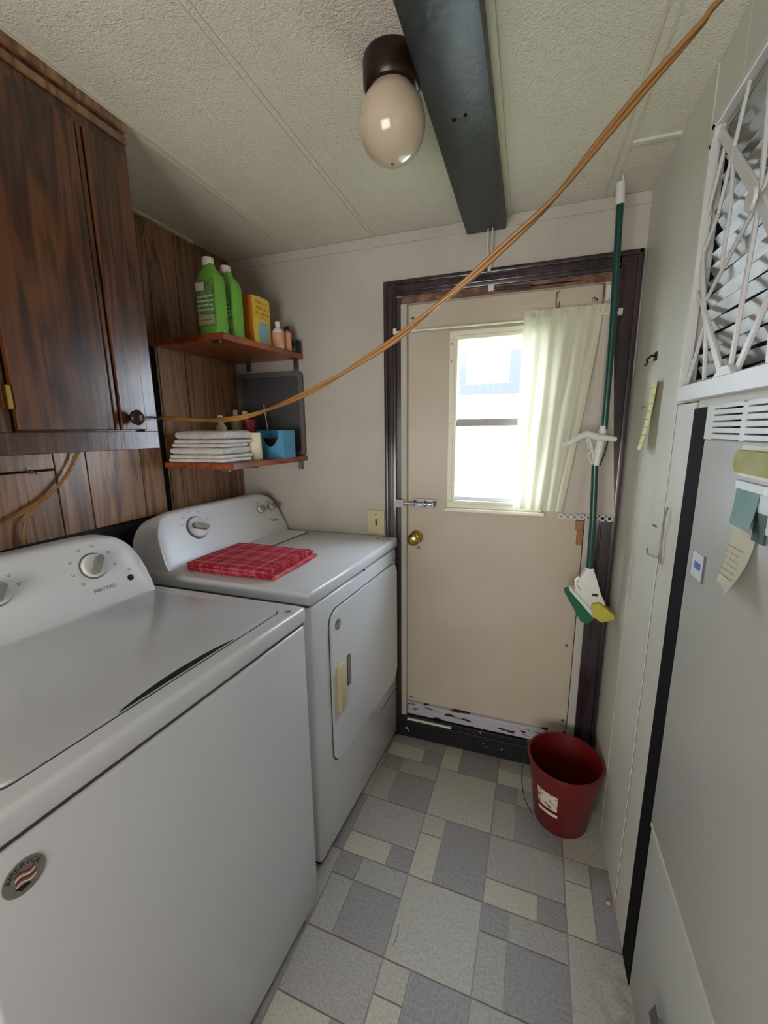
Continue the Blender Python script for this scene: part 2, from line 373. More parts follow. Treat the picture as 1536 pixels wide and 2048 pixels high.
for zz in (1.395, 1.105): 
    bx('staple', 'steel', wall_right, XR-.0075, XR-.001, -.43 if zz < 1.3 else -.2, -.408 if zz < 1.3 else -.172, zz-.001, zz+.001)
# rear of the room, behind the camera
bm = nb(); box(bm, -.2, 3.4, -3.66, -3.6, 0, H); struct('wall_rear', bm, W_PAN)
bm = nb(); box(bm, 3.34, 3.4, -3.6, -2.66, 0, H); box(bm, XR+.12, 3.4, -2.66, -2.6, 0, H); box(bm, XR+.06, XR+.12, -2.66, -1.66, 0, H); struct('wall_side', bm, W_PAN)
# furnace closet door (two leaves) with slots
cl = bpy.data.objects.new('door_2', None); COL.objects.link(cl); cl.location = (XR, -.64, 0); cl['kind'] = 'structure'
bm = nb(); box(bm, XR-.004, XR+.03, -1.58, -.64, .482, 1.320); bev(bm, .006, 3); part('upper_leaf', bm, 'fdoor', cl, smooth=True)
bx('shelf_edge', 'ceilseam', cl, XR-.003, XR+.03, -1.58, -.642, .472, .480)
bm = nb(); box(bm, XR-.003, XR+.03, -1.58, -.645, .012, .470); bev(bm, .004, 2); part('lower_leaf', bm, 'fdoor', cl, smooth=True)
bx('vent_back', 'black', cl, XR+.026, XR+.03, -1.58, -.645, 1.32, 1.376)
for y0, y1 in ((-.672, -.64), (-.79, -.774), (-.935, -.915)): bx('mullion', 'fdoor', cl, XR-.004, XR+.026, y0, y1, 1.318, 1.376)
for y0, y1 in ((-.774, -.672), (-.915, -.79), (-1.3, -.935)):
    for k in range(6):
        z = 1.3235+k*.0102; bm = nb()
        prism(bm, [(XR-.004, z-.004), (XR+.022, z+.002), (XR+.022, z+.004), (XR-.004, z+.0035)], y1-y0, lambda p, q, r: (p, y0+r, q)); part('slat', bm, 'fdoor', cl)
bm = nb(); prism(bm, [(0, 0), (.05, .0), (.03, .055), (.005, .05)], .006, lambda p, q, r: (XR-.022-r*.2, -.87+p, .215+q)); box(bm, XR-.02, XR-.003, -.86, -.83, .222, .226)
part('pull_handle', bm, 'steel', cl, label='bent metal pull on the lower leaf')

# ------------------------------------------------------------------ entry door, casing, threshold
door = bpy.data.objects.new('door_1', None); COL.objects.link(door); door.location = (1.18, .03, 0); door['kind'] = 'structure'
Y0, Y1 = .02, .052
bm = nb(); dx0, dx1, dz0, dz1 = .8595, 1.5045, .105, 1.7855; wx0, wx1, wz0, wz1 = 1.045, 1.335, 1.072, 1.655
box(bm, dx0, wx0, Y0, Y1, dz0, dz1); box(bm, wx1, dx1, Y0, Y1, dz0, dz1); box(bm, wx0, wx1, Y0, Y1, dz0, wz0); box(bm, wx0, wx1, Y0, Y1, wz1, dz1)
part('door_slab', bm, 'door', door)
win = bpy.data.objects.new('window', None); COL.objects.link(win); win.parent = door; win.location = (0, 0, 0)
def fr(x0, x1, z0, z1, t, y0, y1, m, nm, r=.002):
    bm = nb(); box(bm, x0, x1, y0, y1, z0, z0+t); box(bm, x0, x1, y0, y1, z1-t, z1); box(bm, x0, x0+t, y0, y1, z0+t, z1-t); box(bm, x1-t, x1, y0, y1, z0+t, z1-t)
    bev(bm, r, 1); return part(nm, bm, m, win)
fr(1.017, 1.362, 1.043, 1.683, .026, .008, .021, 'winf', 'outer_frame'); fr(1.035, 1.345, 1.060, 1.665, .014, .004, .05, 'winf', 'inner_frame')
bx('meeting_rail', 'rail', win, 1.049, 1.331, .012, .036, 1.350, 1.376, r=.003)
bx('pane', 'glass', win, 1.049, 1.331, .026, .029, 1.376, 1.651); bx('pane', 'glass', win, 1.049, 1.331, .020, .023, 1.074, 1.350)
bx('bottom_rail', 'pale', win, 1.049, 1.331, .014, .034, 1.074, 1.088, r=.002)
bx('ledge', 'winf', win, 1.012, 1.372, -.006, .02, 1.030, 1.043, r=.003)
for z in (1.64, 1.58, 1.36, 1.12): 
    bm = nb(); lathe(bm, [(.003, 0), (.003, .002)], (1.026, .0075, z), 8, axis=(0, -1, 0)); part('screw', bm, 'steel', win)
# knob, bolt, screws on the door
kn = bpy.data.objects.new('door_knob', None); COL.objects.link(kn); kn.parent = door; kn.location = Vector((.897, .02, .915))-Vector((1.18, .03, 0))
bm = nb(); lathe(bm, [(.026, 0), (.026, .003), (.02, .008), (.011, .012), (.010, .028), (.018, .034), (.025, .046), (.024, .056), (.014, .062), (.004, .063)], (.897, .02, .915), 28, axis=(0, -1, 0)); part('knob_body', bm, 'brass', kn, smooth='all')
bo = bpy.data.objects.new('slide_bolt', None); COL.objects.link(bo); bo.parent = door; bo.location = Vector((.93, .02, 1.055))-Vector((1.18, .03, 0))
bx('bolt_plate', 'steel', bo, .878, .975, .016, .02, 1.035, 1.072, r=.001); bx('keeper_plate', 'steel', bo, .822, .852, -.016, -.012, 1.038, 1.070)
bm = nb(); tube(bm, [(.828, -.004, 1.054), (.965, -.004, 1.054)], .0055, 10); part('bolt_rod', bm, 'chrome', bo, smooth=True)
for x in (.884, .925, .962): bx('bolt_guide', 'steel', bo, x, x+.010, -.012, .018, 1.044, 1.064, r=.002)
bm = nb(); tube(bm, [(.944, -.006, 1.054), (.944, -.024, 1.050)], .004, 8); part('bolt_grip', bm, 'chrome', bo)
for x, z in ((.876, .185), (1.49, .215), (1.482, .535), (.878, 1.74), (1.478, 1.745), (1.484, 1.742), (.905, .87)):
    bm = nb(); lathe(bm, [(.006, 0), (.005, .003), (.002, .004)], (x, .02, z), 10, axis=(0, -1, 0)); part('screw', bm, 'steel', door)
bx('wood_block', 'woodblk', door, 1.478, 1.503, .004, .02, .985, 1.020, r=.001); bx('wood_block', 'woodblk', door, 1.484, 1.503, .008, .02, .93, .984, r=.001, label='lower, paler wooden block')
# frame of the opening
bm = nb(); box(bm, .838, .859, .006, .03, .93, 1.786); bev(bm, .002, 1); struct('trim_1', bm, 'peel'); bm = nb(); box(bm, .838, .859, .006, .03, .08, .9295); bev(bm, .002, 1); struct('trim_10', bm, 'rust')
bm = nb(); box(bm, .822, .838, -.002, .03, .0, 1.81); box(bm, .859, .861, .03, .055, .1, 1.786); struct('trim_2', bm, 'casing')
bm = nb(); box(bm, .838, 1.53, -.002, .03, 1.786, 1.812); bev(bm, .002, 1); struct('trim_3', bm, 'rust')
bm = nb(); box(bm, 1.505, 1.530, .004, .03, .1, 1.786); bev(bm, .002, 1); struct('trim_4', bm, 'peel')
def casing(nm, segs, m='casing'):
    bm = nb()
    for s in segs:
        b2 = nb(); box(b2, *s); bev(b2, .003, 2); me = bpy.data.meshes.new('t'); b2.to_mesh(me); b2.free(); bm.from_mesh(me); bpy.data.meshes.remove(me)
    struct(nm, bm, m, smooth=True)
casing('trim_5', [(.776, .822, -.012, 0, 0, 1.864), (.776, .790, -.018, 0, 0, 1.864), (.806, .813, -.016, 0, 0, 1.82)])
casing('trim_6', [(.822, 1.546, -.012, 0, 1.812, 1.864), (.79, 1.6, -.018, 0, 1.850, 1.864), (.813, 1.56, -.016, 0, 1.824, 1.831)])
casing('trim_7', [(1.530, 1.602, -.012, 0, 0, 1.864), (1.586, 1.602, -.018, 0, 0, 1.864), (1.548, 1.556, -.016, 0, 0, 1.82)])
bx_th = nb(); box(bx_th, .822, 1.53, -.006, .02, 0, .082); bev(bx_th, .003, 1); struct('trim_8', bx_th, 'sill')
b = nb(); box(b, .838, 1.53, -.002, .05, .082, .104); bev(b, .002, 1); struct('trim_9', b, 'sill')
b = nb(); box(b, .862, 1.502, .008, .03, .108, .150); bev(b, .002, 1); part('weather_strip', b, 'sillw', door)
b = nb(); box(b, .862, 1.502, .002, .03, .150, .168); bev(b, .002, 1); part('weather_strip', b, 'sillw', door)
b = nb(); box(b, .866, 1.06, -.008, .0, .088, .096); part('loose_splinter', b, 'winf', door)
# rim hardware over the door
cs = thing('door_spring', 'rusty coil spring lying along the head of the door frame', 'spring', (1.22, -.006, 1.80))
bm = nb(); pts = []
for i in range(260):
    t = i/259; pts.append((1.165+t*.118, -.010+.006*math.cos(t*2*PI*26), 1.7985+.006*math.sin(t*2*PI*26)-.002*t))
tube(bm, pts, .0012, 5); part('coil', bm, 'steel', cs, smooth=True)
bx('end_bracket', 'mopw', cs, 1.148, 1.168, -.014, .0, 1.795, 1.812, r=.002)
bm = nb(); tube(bm, [(1.283, -.010, 1.796), (1.40, -.010, 1.796), (1.43, -.008, 1.795)], .0015, 6); part('link', bm, 'black', cs)
he = thing('hook_eye', 'small dangling brass hook at the top of the door', 'hook', (1.37, .015, 1.77))
bm = nb(); tube(bm, [(1.366, .012, 1.775), (1.364, .010, 1.745), (1.368, .010, 1.722), (1.374, .010, 1.722), (1.374, .010, 1.745)], .0018, 6); part('hook', bm, 'brass', he)
bm = nb(); tube(bm, [(1.37, .019, 1.776), (1.37, .008, 1.776)], .003, 8); part('screw_eye', bm, 'brass', he)
hg = thing('hold_open_catch', 'dark strap catch with white screw plate at the door top corner', 'catch', (1.508, 0, 1.74))
bx('strap', 'rust', hg, 1.500, 1.505, -.004, .003, 1.705, 1.782); bx('plate', 'mopw', hg, 1.508, 1.526, -.004, .003, 1.73, 1.776, r=.002)
bm = nb(); tube(bm, [(1.506, -.004, 1.735), (1.516, -.012, 1.731), (1.526, -.006, 1.735)], .0025, 6); part('screw_hook', bm, 'mopw', hg)

# outside: ground and the neighbouring house
bm = nb(); box(bm, -12, 14, .14, 14, -.5, -.45); struct('ground', bm, 'grass')
hs = thing('neighbor_house', 'sunlit white house wall with grey-blue porch window seen through the door pane', 'house', (1, 3, -.45))
bx('house_wall', 'house', hs, -3, 5, 3.05, 3.2, -.45, 4.2)
for k in range(30): bx('siding_board', 'house', hs, -3, 5, 3.035, 3.05, -.42+k*.15, -.28+k*.15)
wf = bx('porch_window_frame', 'housetrim', hs, .40, .66, 3.0, 3.035, 1.69, 2.13)
bx('frame_bar', 'housetrim', wf, 1.09, 1.24, 3.0, 3.035, 1.69, 2.12); bx('frame_bar', 'housetrim', wf, .66, 1.09, 3.0, 3.035, 1.69, 1.80)
bx('blind', 'hglass', wf, .66, 1.09, 3.01, 3.035, 1.80, 2.12)
bx('roof_eave', 'house', hs, -3, 5, 2.9, 3.2, 4.1, 4.2)

# ================================================================== CEILING THINGS
bm = nb(); box(bm, 1.070, 1.197, -3.3, -.004, 1.978, H-.0005)
for e in (0,): bev(bm, .004, 2)
bmb = tag(part('ceiling_beam', bm, 'beam', None, (1.13, -.004, H), smooth=True), 'dark painted wooden beam running under the ceiling to above the door', 'beam')
for x, y in ((1.118, -.545), (1.142, -.552)):
    b = nb(); lathe(b, [(.004, 0), (.004, .002)], (x, y, 1.9785), 8, axis=(0, 0, -1)); part('nail_hole', b, 'black', bmb)
lt = thing('ceiling_light', 'egg-shaped milk glass ceiling light on a dark bronze canister', 'ceiling light', (1.020, -.668, H))
bm = nb(); lathe(bm, [(.043, -.052), (.050, -.050), (.0548, -.042), (.0555, -.012), (.0555, -.004), (.0545, -.0005)], (1.020, -.668, H), 40); part('canister', bm, 'bronze', lt, smooth=True)
bm = nb(); prof = []
for i in range(25):
    t = i/24; th = PI*t; z = .066*math.cos(th); r = .0635*math.sin(th)*(1-.06*math.cos(th))
    if i == 0: continue
    if r < .028 and z > 0: continue
    prof.append((r, z))
prof = [(.036, .062)]+[p for p in prof if p[1] < .052]
lathe(bm, [(r, z*1.05) for r, z in prof][::-1], (1.020, -.668, 1.921), 40); gl = part('globe', bm, 'globe', lt, smooth='all')
b = nb(); lathe(b, [(.0035, 0), (.003, .003)], (1.020, -.668, 1.8535), 10, axis=(0, 0, -1)); part('finial', b, 'brass', gl)
# white strings under the beam end
st = thing('hanging_string', 'white string looped over a nail below the beam end', 'string', (1.15, -.02, 1.975))
for dx in (0, .014):
    bm = nb(); tube(bm, [(1.143+dx, -.03, 1.977), (1.142+dx, -.024, 1.93), (1.147+dx*.6, -.022, 1.88), (1.149+dx*.3, -.022, 1.858)], .0022, 6); part('strand', bm, 'mopw', st)
bm = nb(); bmesh.ops.create_icosphere(bm, subdivisions=2, radius=.006, matrix=Matrix.Translation((1.150, -.022, 1.856))); part('knot', bm, 'mopw', st, smooth='all')

# cord
cd_t = thing('extension_cord', 'tan and brown double cord sagging across the room from the cabinet to the right wall', 'cord', (.4, -.72, 1.37))
path = [(1.575, -.985, 1.835), (1.52, -.968, 1.800), (1.461, -.954, 1.766), (1.447, -.951, 1.751), (1.407, -.942, 1.716), (1.362, -.932, 1.673), (1.311, -.921, 1.623), (1.25, -.907, 1.581), (1.209, -.898, 1.554), (1.164, -.888, 1.528),
        (1.096, -.873, 1.489), (1.019, -.856, 1.455), (.93, -.836, 1.421), (.827, -.814, 1.391), (.709, -.787, 1.369), (.573, -.757, 1.367), (.458, -.732, 1.374), (.415, -.714, 1.377), (.37, -.700, 1.372), (.25, -.700, 1.36), (.15, -.706, 1.33), (.1165, -.731, 1.289),
        (.114, -.755, 1.247), (.114, -.791, 1.206), (.114, -.83, 1.175), (.114, -.88, 1.151), (.114, -.937, 1.131), (.114, -1.05, 1.11), (.114, -1.2, 1.10)]
def smooth_path(p, k=6):
    p = [Vector(q) for q in p]; out = []
    for i in range(len(p)-1):
        p0, p1, p2, p3 = p[max(i-1, 0)], p[i], p[i+1], p[min(i+2, len(p)-1)]
        for j in range(k):
            t = j/k; out.append(.5*((2*p1)+(p2-p0)*t+(2*p0-5*p1+4*p2-p3)*t*t+(3*p1-p0-3*p2+p3)*t**3))
    out.append(p[-1]); return out
sp = smooth_path(path)
for s in (0, PI):
    bm = nb(); pts = []; acc = 0
    for i, p in enumerate(sp):
        d = (sp[min(i+1, len(sp)-1)]-sp[max(i-1, 0)]).normalized(); u, v = frame_of(d)
        if i: acc += (sp[i]-sp[i-1]).length
        tw = s+.5+acc*16; pts.append(p+(u*math.cos(tw)+v*math.sin(tw))*.0026)
    tube(bm, pts, .0031, 8); part('strand', bm, 'cord', cd_t, smooth='all')
bm = nb(); tube(bm, smooth_path([(.114, -.787, 1.206), (.115, -.837, 1.166), (.115, -.868, 1.143), (.115, -.889, 1.114), (.115, -.896, 1.077), (.115, -.896, 1.065)]), .003, 8); part('branch', bm, 'cord', cd_t, smooth='all')
bm = nb(); tube(bm, smooth_path([(.418, -.716, 1.376), (.410, -.735, 1.377), (.410, -.77, 1.378), (.410, -.795, 1.376)]), .0014, 6); part('tie_string', bm, 'wire', cd_t, label='thin dark string tied to the knob')
hk = thing('wall_hook', 'steel screw hook that holds the cord above the white grille', 'hook', (XR, -.99, 1.845))
bm = nb(); tube(bm, [(XR+.0, -.987, 1.866), (XR-.02, -.987, 1.866), (XR-.04, -.987, 1.85), (XR-.038, -.987, 1.832), (XR-.028, -.987, 1.826)], .002, 6); part('hook', bm, 'steel', hk)

# ================================================================== LEFT WALL THINGS
cab = thing('wall_cabinet', 'dark stained wooden wall cabinet with grooved door above the washer', 'cabinet', (.25, -1.15, 1.30))
cy0, cy1, cz0, cz1, cf = -1.62, -.718, 1.300, H-.002, .385
bm = nb(); box(bm, XL+.001, cf, cy0, cy1, cz0, cz1); part('carcass', bm, W_CAB, cab)
bx('bottom_rail', W_CAB, cab, cf, .400, cy0, cy1, cz0, 1.342, r=.001)
bx('top_rail', W_CAB, cab, cf, .400, cy0, cy1, 1.955, cz1, r=.001)
bx('stile', W_CAB, cab, cf, .400, -.757, cy1, 1.342, 1.955, r=.001); bx('stile', W_CAB, cab, cf, .400, -1.10, -1.040, 1.342, 1.955, r=.001)
bx('crown_strip', W_PAN, cab, .400, .406, cy0, cy1, 1.978, 1.992, r=.001); bx('crown_strip', W_PAN, cab, .400, .410, cy0, cy1, 2.003, cz1, r=.001)
dr = bpy.data.objects.new('door', None); COL.objects.link(dr); dr.parent = cab; dr.location = Vector((.4, -1.036, 1.345))-cab.location
for y0, y1 in ((-1.036, -.846), (-.842, -.831), (-.827, -.760)):
    bm = nb(); box(bm, .392, .412 if y0 != -.842 else .409, y0, y1, 1.346, 1.952); bev(bm, .002, 2); part('door_board', bm, W_CAB, dr)
bx('groove_back', 'black', dr, .390, .400, -1.03, -.765, 1.35, 1.948)
bm = nb(); lathe(bm, [(.007, 0), (.006, .012), (.016, .016), (.018, .022), (.014, .028), (.004, .030)], (.412, -.803, 1.374), 24, axis=(1, 0, 0)); part('knob', bm, 'bronze', dr, smooth='all')
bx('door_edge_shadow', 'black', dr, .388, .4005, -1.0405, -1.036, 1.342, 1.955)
for z in (1.405, 1.93): bx('hinge', 'brass', dr, .400, .413, -1.047, -1.038, z-.022, z+.022, r=.002)
bx('door', W_CAB, cab, .392, .412, -1.42, -1.11, 1.346, 1.952, r=.002, label='second cabinet door, beyond the left edge')
hb = thing('panel_latch', 'small metal turn latch on the wood paneling below the cabinet', 'latch', (XL, -.85, 1.245))
bm = nb(); tube(bm, [(XL, -.852, 1.25), (XL+.008, -.850, 1.248), (XL+.010, -.838, 1.238)], .003, 7); lathe(bm, [(.006, 0), (.005, .004)], (XL, -.852, 1.25), 10, axis=(1, 0, 0)); part('latch', bm, 'steel', hb)

def shelf(nm, label, z0, z1, yn, xn, xf_):
    t = thing(nm, label, 'shelf', (.25, -.2, z0))
    bm = nb(); prism(bm, [(XL+.001, yn), (xn, yn), (xf_, -.002), (XL+.001, -.002)], z1-z0, lambda p, q, r: (p, q, z0+r)); bev(bm, .0015, 1); part('board', bm, W_SHELF, t)
    for x in (xf_-.04, .16):
        bm = nb(); box(bm, x, x+.018, -.012, -.009+.0085, z0-.035, z0-.0005); box(bm, x, x+.018, -.05, -.002, z0-.003, z0-.0003); part('bracket', bm, 'steel', t)
    bm = nb(); box(bm, xn-.05, xn-.02, yn+.002, yn+.012, z0-.008, z0-.0003); part('bracket', bm, 'steel', t); return t
shelf('wall_shelf', 'upper reddish wooden corner shelf holding green bottles', 1.622, 1.642, -.425, .392, .428)
shelf('wall_shelf', 'lower reddish wooden corner shelf holding folded towels', 1.216, 1.236, -.43, .392, .428)
SU, SL = 1.6424, 1.2364

def bottle(cx, cy, label, rot=0):
    t = thing('soap_bottle', label, 'bottle', (cx, cy, SU), 'green bottles on the upper shelf')
    def sect(bm, prof, m, nm, hw, hd, n=24):
        rings = []
        for s, z in prof:
            rings.append([bm.verts.new((cx+hw*s*math.copysign(abs(math.cos(q))**.55, math.cos(q)), cy+hd*s**.6*math.copysign(abs(math.sin(q))**.75, math.sin(q)), SU+z)) for q in [2*PI*k/n for k in range(n)]])
        for a_, b_ in zip(rings, rings[1:]):
            for k in range(n): bm.faces.new((a_[k], a_[(k+1) % n], b_[(k+1) % n], b_[k]))
        bm.faces.new(rings[0][::-1]); bm.faces.new(rings[-1]); return part(nm, bm, m, t, smooth='all')
    bd = sect(nb(), [(.9, 0), (.99, .004), (1, .02), (1, .15), (.97, .168), (.85, .182), (.62, .195), (.42, .203), (.36, .21), (.36, .216)], 'green', 'body', .046, .027)
    bm = nb(); lathe(bm, [(.0175, .212), (.018, .214), (.018, .232), (.0165, .236), (.004, .237)], (cx-.004, cy, SU), 24); part('cap', bm, 'capw', t, smooth=True)
    yb = cy-.0275
    bx('front_label', 'label', bd, cx-.036, cx+.030, yb-.0012, yb+.001, SU+.03, SU+.165)
    bx('label_panel', 'labelb', bd, cx-.034, cx+.028, yb-.0018, yb+.001, SU+.034, SU+.062)
    bx('label_panel', 'capw', bd, cx-.036, cx-.004, yb-.0018, yb+.001, SU+.135, SU+.158)
    bx('ink_bar', 'ink', bd, cx-.026, cx+.018, yb-.0022, yb+.001, SU+.046, SU+.0485)
    bm = nb()
    for r_ in range(4):
        x = cx-.034
        while x < cx+.024:
            l = random.uniform(.003, .008); box(bm, x, x+l, yb-.002, yb, SU+.075+r_*.013, SU+.080+r_*.013); x += l+.003
    part('ink_line', bm, 'capw', bd)
bottle(.315, -.372, 'green detergent bottle with white cap at the open end of the upper shelf')
bottle(.320, -.296, 'second green detergent bottle, behind the front one and left of the yellow box')
yb = thing('detergent_box', 'yellow and orange carton on the upper shelf', 'box', (.33, -.17, SU))
bx('carton', 'boxor', yb, .282, .366, -.232, -.128, SU, SU+.165, r=.001)
cf_ = bx('front_print', 'boxye', yb, .366, .3675, -.231, -.129, SU+.001, SU+.164)
bm = nb(); prism(bm, rrect(-.205, -.14, SU+.012, SU+.085, .02), .0008, lambda p, q, r: (.3675+r, p, q)); part('print_oval', bm, 'boxbl', cf_)
bm = nb()
for z_, h_, y0_, y1_ in ((.148, .012, -.215, -.15), (.130, .010, -.21, -.16), (.112, .012, -.215, -.145), (.098, .005, -.20, -.15)):
    y_ = y0_
    while y_ < y1_: box(bm, .3674, .3679, y_, y_+.004, SU+z_-h_/2, SU+z_+h_/2); y_ += random.choice((.006, .0075, .011))
part('blurred_print', bm, 'boxor', cf_, kind='stuff')
bx('open_flap', 'boxye', yb, .330, .3665, -.20, -.135, SU+.165, SU+.169)
sm = thing('spray_bottle', 'little peach-labelled bottle between the carton and the black jar', 'bottle', (.40, -.095, SU))
bm = nb(); lathe(bm, [(.019, 0), (.022, .003), (.022, .062), (.014, .074), (.008, .079), (.008, .086)], (.388, -.112, SU), 20); bd = part('body', bm, 'pale', sm, smooth=True)
bm = nb(); lathe(bm, [(.0225, .012), (.0225, .058)], (.388, -.112, SU), 20, cap=False); part('wrap_label', bm, 'pink', bd, smooth='all')
bm = nb(); lathe(bm, [(.009, .084), (.010, .098), (.004, .101)], (.388, -.112, SU), 14); part('cap', bm, 'capw', sm)
sm = thing('spray_bottle', 'small clear bottle with dark cap just behind the peach-labelled one', 'bottle', (.375, -.06, SU))
bm = nb(); lathe(bm, [(.015, 0), (.017, .003), (.017, .066), (.007, .076)], (.398, -.066, SU), 18); part('body', bm, 'pink', sm, smooth=True)
bm = nb(); lathe(bm, [(.010, .076), (.010, .09), (.004, .093)], (.398, -.066, SU), 14); part('cap', bm, 'bronze', sm)
bj = thing('black_jar', 'squat black jar at the far end of the upper shelf', 'jar', (.405, -.028, SU))
bm = nb(); lathe(bm, [(.019, 0), (.021, .003), (.021, .032), (.018, .036)], (.408, -.027, SU-.001), 24); part('body', bm, 'blackpl', bj, smooth=True)
bm = nb(); lathe(bm, [(.022, .035), (.022, .046), (.019, .048)], (.408, -.027, SU-.001), 24); part('lid', bm, 'blackpl', bj, smooth=True)

# towels: folded cloths of the pile, each its own thing
def folded(nm, label, cat, x0, x1, y0, y1, z, h, m, layers, group=None, loc=None, seed=1, rr=.5, jit=.006):
    rnd = random.Random(seed); t = thing(nm, label, cat, ((x0+x1)/2, (y0+y1)/2, z), group)
    lh = h/layers
    for k in range(layers):
        jx0, jx1, jy0, jy1 = [rnd.uniform(-jit, jit) for _ in range(4)]
        n = 18; m_ = 14; bm = nb(); top = []; bot = []
        X0, X1, YA, YB = x0+jx0, x1+jx1, y0+jy0, y1+jy1; ph = rnd.uniform(0, 6); rx = min(.5, lh*.5/(X1-X0)*1.1); ry = min(.5, lh*.5/(YB-YA)*1.1)
        def prof_(u, rr_):
            d = min(u, 1-u); return 1 if d > rr_ else math.sqrt(max(0, 1-(1-d/rr_)**2))
        us = sorted(set([0, rx*.12, rx*.4, rx*.8]+[rx+(1-2*rx)*q/10 for q in range(11)]+[1, 1-rx*.12, 1-rx*.4, 1-rx*.8])); vs_ = sorted(set([0, ry*.12, ry*.4, ry*.8]+[ry+(1-2*ry)*q/8 for q in range(9)]+[1, 1-ry*.12, 1-ry*.4, 1-ry*.8]))
        n = len(us)-1; m_ = len(vs_)-1
        for u in us:
            ta = []; ba = []
            for v in vs_:
                e = min(prof_(u, rx), prof_(v, ry)); w_ = .0018*math.sin(7*u+3*v+ph)+.0012*math.sin(15*v+ph)
                x = X0+(X1-X0)*u+.003*math.sin(5*v+ph); y = YA+(YB-YA)*v+.003*math.sin(6*u+ph*2)
                c_ = z+lh*(k+.5)
                ta.append(bm.verts.new((x, y, c_+lh*.49*e+(w_*.5 if e > .9 and k == layers-1 else 0)))); ba.append(bm.verts.new((x, y, c_-lh*.49*e)))
            top.append(ta); bot.append(ba)
        for i in range(n):
            for j in range(m_):
                bm.faces.new((top[i][j], top[i+1][j], top[i+1][j+1], top[i][j+1])); bm.faces.new((bot[i][j], bot[i][j+1], bot[i+1][j+1], bot[i+1][j]))
        part('fold', bm, m, t, smooth='all')
    return t
tw = ['bottom white folded towel of the pile on the lower shelf', 'second white folded towel from the shelf in the pile', 'third white folded towel up in the pile', 'top white folded towel of the pile on the lower shelf']
zz = SL
for i, (lb, hh, nl) in enumerate(zip(tw, (.026, .024, .026, .030), (2, 1, 2, 1))):
    folded('folded_towel', lb, 'towel', .112+.004*i, .345-.008*(i % 2), -.415+.005*i, -.265+.004*(i % 2), zz, hh, 'towel', nl, 'white towels stacked on the lower shelf', seed=i+2, jit=.008); zz += hh+.0003
ca_ = thing('candle', 'ivory cylinder candle standing between the towels and the blue holder', 'candle', (.33, -.235, SL))
bm = nb(); lathe(bm, [(.0235, 0), (.025, .002), (.025, .094), (.022, .098), (.004, .0985)], (.337, -.232, SL), 28); part('body', bm, 'ivory', ca_, smooth=True)
bl = thing('tissue_holder', 'blue plastic holder with a scooped front on the lower shelf', 'holder', (.37, -.12, SL))
def scoop(y0, y1, h=.106, cut=True):
    pts = [(.300, 0), (.418, 0), (.418, h)]
    if cut: pts += [(.402, h)]+[(.359+.038*math.cos(t), h-.062*math.sin(t)) for t in [PI*k/12 for k in range(13)]]+[(.316, h)]
    pts += [(.300, h)]
    bm = nb(); prism(bm, pts, y1-y0, lambda p, q, r: (p, y0+r, SL+q)); return bm
part('front_panel', scoop(-.165, -.161), 'bluep', bl); part('back_panel', scoop(-.085, -.081, cut=False), 'bluep', bl)
bx('side_panel', 'bluep', bl, .300, .304, -.161, -.085, SL, SL+.106); bx('side_panel', 'bluep', bl, .414, .418, -.161, -.085, SL, SL+.106); bx('base', 'bluep', bl, .304, .414, -.161, -.085, SL, SL+.004)
bx('dark_packet', 'bronze', bl, .31, .408, -.15, -.095, SL+.005, SL+.075)
for (x, y, h, m, lb) in ((.172, -.21, .165, 'capw', 'small white-capped bottle behind the towel pile, leftmost'), (.150, -.09, .19, 'capw', 'taller white-capped bottle in the corner behind the towels'), (.195, -.09, .185, 'capw', 'right white-capped bottle behind the towels near the red cup')):
    t = thing('small_bottle', lb, 'bottle', (x, y, SL), 'white-capped bottles behind the towels')
    bm = nb(); lathe(bm, [(.018, 0), (.02, .003), (.02, h-.045), (.010, h-.03)], (x, y, SL), 20); part('body', bm, 'ivory', t, smooth=True)
    bm = nb(); lathe(bm, [(.011, h-.03), (.011, h-.006), (.009, h), (.003, h)], (x, y, SL), 16); part('cap', bm, m, t, smooth=True)
rc = thing('red_cup', 'dark red plastic scoop cup behind the towels', 'cup', (.25, -.14, SL))
bm = nb(); lathe(bm, [(.020, 0), (.029, .148), (.026, .148), (.018, .004)], (.245, -.135, SL), 24); part('body', bm, 'redp', rc, smooth=True)
bm = nb(); tube(bm, [(.29, -.06, SL+.001), (.262, -.05, SL+.21)], .0022, 6); tag(part('white_stick', bm, 'mopw', None, (.29, -.06, SL)), 'thin white stick leaning in front of the grey tray', 'stick')
tr = thing('leaning_tray', 'grey plastic tray with rounded rim leaning against the back wall', 'tray', (.27, -.015, SL))
bm = nb(); prism(bm, rrect(.112, .424, SL, 1.578, .02), .006, lambda p, q, r: (p, -.0075+r, q)); part('panel', bm, 'greytray', tr)
bm = nb(); o_ = rrect(.112, .424, SL, 1.578, .02, 5); i_ = rrect(.134, .408, SL+.02, 1.558, .012, 5); n = len(o_)
vs = [[bm.verts.new((p, y, q)) for p, q in ring] for ring, y in ((o_, -.0076), (o_, -.016), (i_, -.016), (i_, -.0076))]
for A_, B_ in zip(vs, vs[1:]+vs[:1]):
    for k in range(n): bm.faces.new((A_[k], A_[(k+1) % n], B_[(k+1) % n], B_[k]))
part('rim', bm, 'greyrim', tr); bx('hanger_tab', 'greyrim', tr, .385, .405, -.014, -.006, 1.579, 1.586)

# outlet
ol = thing('wall_outlet', 'cream outlet plate on the back wall beside the door casing', 'outlet', (.731, 0, .972))
bx('plate', 'cream', ol, .694, .768, -.006, -.0005, .922, 1.020, r=.002); bx('slot', 'black', ol, .729, .735, -.0068, -.0055, .956, .982)
bm = nb(); lathe(bm, [(.003, 0), (.002, .001)], (.731, -.006, 1.003), 8, axis=(0, -1, 0)); part('screw', bm, 'brass', ol)

